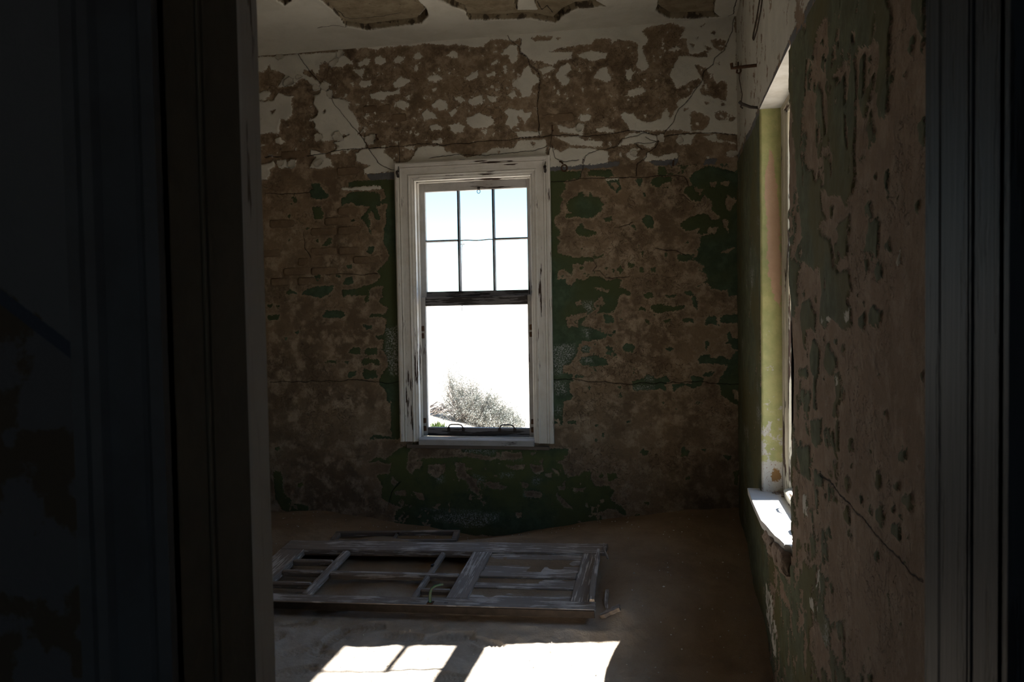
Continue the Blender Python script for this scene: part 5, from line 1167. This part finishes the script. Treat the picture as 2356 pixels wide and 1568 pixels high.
# white chips strewn over the sand
b = MB(); rc = random.Random(21)
for i in range(420):
    x = rc.uniform(-3.1, .5); y = 3.75+2.45*rc.random()**.8
    px, py = x-FR[0], y-FR[1]; s_ = px*eL[0]+py*eL[1]; t = px*eW[0]+py*eW[1]
    if x < -.22 and 4.4 < y < 5.55 and x > -.55: continue
    if -.05 < s_ < DL+.05 and -.08 < t < DW+.35: continue
    r = rc.uniform(.0025, .0065)*(1.6 if rc.random() < .08 else 1); z = ground_at(x, y)
    vs_ = [b.bm.verts.new((x+r*math.cos(a)*rc.uniform(.6, 1.3), y+r*math.sin(a)*rc.uniform(.6, 1.3), z+rc.uniform(.001, .004))) for a in (0, 1.6, 3.1, 4.7)]
    tp = b.bm.verts.new((x, y, z+.004+r*.5)); bt = b.bm.verts.new((x, y, z-.003))
    for k_ in range(4): b.bm.faces.new((vs_[k_], vs_[(k_+1) % 4], tp)); b.bm.faces.new((vs_[(k_+1) % 4], vs_[k_], bt))
o = tag(b.obj('paint_chips', m_chip), 'tiny white paint and shell chips scattered over the indoor sand', 'chips'); o['kind'] = 'stuff'
b = MB()
for i in range(60):
    x = rc.uniform(.60, .72); y = HY1-.02-abs(rc.gauss(0, .035)); r = rc.uniform(.003, .008)
    b.box(x-r, x+r, y-r, y+r, .636, .636+r*1.3, 0, r*.4)
o = tag(b.obj('plaster_crumbs', m_stone), 'crumbs of plaster and sand in the far corner of the right window sill', 'crumbs'); o['kind'] = 'stuff'

# ------------------------------------------------------------------ outside: sand, hills, shrub, pole
def ground_z(x, y):
    r = np.hypot(x, y-3)
    z = .36-.22*np.clip(x+2.2, -1.6, 1.3)*np.exp(-((y-9.0)/6)**2)+fbm(x, y, 3.0, 701, 3)*.12*sstep(6.8, 8, r)
    z = z+sstep(8, 60, y)*1.75+sstep(60, 130, np.abs(y))*1.1+fbm(x, y, 40, 705, 3)*.9*sstep(25, 60, r)+fbm(x, y*3, .9, 709, 2)*.03
    return z
ax_ = np.unique(np.concatenate([-np.geomspace(6, 400, 40)[::-1], np.linspace(-6, 3, 46), np.geomspace(3, 400, 40), [-4.3, 1.0]]))
ay_ = np.unique(np.concatenate([-np.geomspace(6, 400, 36)[::-1], np.linspace(-6, 16, 90), np.geomspace(16, 400, 60), [-4.5, YB+.36]]))
U, V = np.meshgrid(ax_, ay_); Zg = ground_z(U, V)
UC = (U[1:, 1:]+U[:-1, :-1])/2; VC = (V[1:, 1:]+V[:-1, :-1])/2
me = grid_mesh('sand_ground', U, V, Zg, m_out, (UC > -4.2) & (UC < .97) & (VC > -4.4) & (VC < YB+.34))
struct(link(bpy.data.objects.new('sand_ground', me)))
hxs = np.linspace(-420, 260, 120); hys = np.linspace(330, 390, 8); U, V = np.meshgrid(hxs, hys)
Zh = 1.0+np.sin((V-330)/60*math.pi)*(4.2+fbm(U, V, 60, 801, 4)*7)
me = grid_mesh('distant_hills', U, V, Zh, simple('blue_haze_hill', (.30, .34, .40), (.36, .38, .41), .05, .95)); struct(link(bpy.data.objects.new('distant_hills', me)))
pole = thing('utility_pole', 'pale wooden utility pole far off behind the window, on the dunes', 'pole')
py_ = 45.; px_ = -11.55
gz = float(ground_z(np.array([px_]), np.array([py_]))[0])
MB().tube([(px_, py_, gz-.4), (px_+.02, py_, gz+2), (px_+.08, py_, gz+4.2)], .055, 8, .038).obj('shaft', simple('bleached_pole', (.30, .29, .28), (.24, .23, .22), 6), pole)
MB().box(px_-.06, px_+.22, py_-.03, py_+.03, gz+3.85, gz+3.90, .01).obj('cross_arm', m_old, pole)
for dy, lab in ((0, 'thin overhead wire running from the utility pole down to the right'),):
    MB().tube([(px_+.2+q*1.6, py_-q*.5, gz+3.85-.30*q+.0*q*q) for q in range(8)], .004, 4).obj('overhead_wire', m_wire, pole)

def shrub(root, cx, cy, blobs, ntw, rs):
    r = random.Random(rs); st = MB(); vv = []; ff = []
    tips = []
    for i in range(ntw):
        bx, by, bz, R_, hh = blobs[i % len(blobs)]
        a = r.uniform(0, 6.28); rad = R_*math.sqrt(r.random())
        tip = Vector((bx+rad*math.cos(a), by+rad*math.sin(a)*.8, bz+hh*(1-.55*(rad/R_)**2)*r.uniform(.45, 1.08)))
        base = Vector((cx+.25*(bx-cx)+r.uniform(-.12, .12), cy+r.uniform(-.12, .12), 0)); base.z = float(ground_z(np.array([base.x]), np.array([base.y]))[0])-.02
        m1 = base.lerp(tip, .5)+Vector((r.uniform(-.05, .05), r.uniform(-.05, .05), -.04))
        if i < 260: st.tube([base, m1, m1.lerp(tip, .78)], .0055, 4, .002)
        tips.append((m1, tip))
        for k_ in range(52):
            q = r.uniform(.25, 1.06); p = m1.lerp(tip, q)+Vector([r.gauss(0, .022) for _ in range(3)])
            d = Vector((r.gauss(0, .6), r.gauss(0, .6), r.uniform(.2, 1))).normalized(); L = r.uniform(.011, .026); w = r.uniform(.0017, .0034)
            sd = d.cross(Vector((r.random(), r.random(), .3))).normalized()*w; n0 = len(vv)
            vv += [p-sd, p+sd, p+d*L*.6+sd*.8, p+d*L, p+d*L*.6-sd*.8]; ff.append((n0, n0+1, n0+2, n0+3, n0+4))
    st.obj('stems', m_twig, root)
    o = mesh_obj('foliage', vv, ff, m_leaf, root); o['kind'] = 'stuff'
m_twig = simple('dry_twig', (.30, .265, .24), (.20, .17, .155), 20)
k = NT('grey_green_leaf'); k.color(k.mix(k.step(k.noise(14, 4), .35, .65), (.23, .25, .23), (.32, .32, .295))); m_leaf = k.m
shr = thing('desert_shrub', 'grey-green wind-swept desert shrub on white sand outside the far window', 'shrub', (0, 0, 0))
shrub(shr, -2.25, 9.3, [(-2.55, 9.3, .50, .17, .72), (-2.42, 9.3, .45, .25, .62), (-2.25, 9.3, .42, .24, .58), (-2.10, 9.3, .36, .22, .58), (-1.97, 9.3, .34, .22, .42), (-1.82, 9.3, .28, .20, .36), (-1.72, 9.3, .24, .13, .24), (-2.3, 9.25, .40, .40, .30), (-1.95, 9.2, .30, .38, .22)], 760, 31)
br = MB(); r = random.Random(8)
for i in range(60):
    x = r.uniform(-2.95, -2.45); y = r.uniform(9.1, 9.5); z = float(ground_z(np.array([x]), np.array([y]))[0]); a = r.uniform(-.5, .3); L = r.uniform(.12, .32)
    br.tube([(x, y, z+.01), (x+L*.5, y+.02, z+.03+r.uniform(0, .09)), (x+L, y+a*.1, z+r.uniform(.0, .12))], .006, 4, .003)
br.obj('dead_branches', m_twig, shr)['label'] = 'bare dry grey branches trailing at the left foot of the shrub'
gv, gf = [], []
for i in range(260):
    x = -2.47+r.gauss(0, .05); y = 8.5+r.gauss(0, .06); z = float(ground_z(np.array([x]), np.array([y]))[0])-.01; L = r.uniform(.04, .11); a = r.uniform(0, 6.28); n0 = len(gv)
    dx, dy = math.cos(a)*L*.35, math.sin(a)*L*.35; wx, wy = -math.sin(a)*.003, math.cos(a)*.003
    gv += [(x-wx, y-wy, z), (x+wx, y+wy, z), (x+dx*.5+wx*.7, y+dy*.5+wy*.7, z+L*.6), (x+dx, y+dy, z+L), (x+dx*.5-wx*.7, y+dy*.5-wy*.7, z+L*.6)]; gf.append((n0, n0+1, n0+2, n0+3, n0+4))
o = tag(mesh_obj('grass_tuft', gv, gf, simple('bright_grass', (.055, .10, .02), (.08, .12, .03), 20)), 'small tuft of bright green grass outside at the window corner', 'grass')
for o in S.objects:
    if o.type == 'MESH' and o.name.startswith('window'): pass
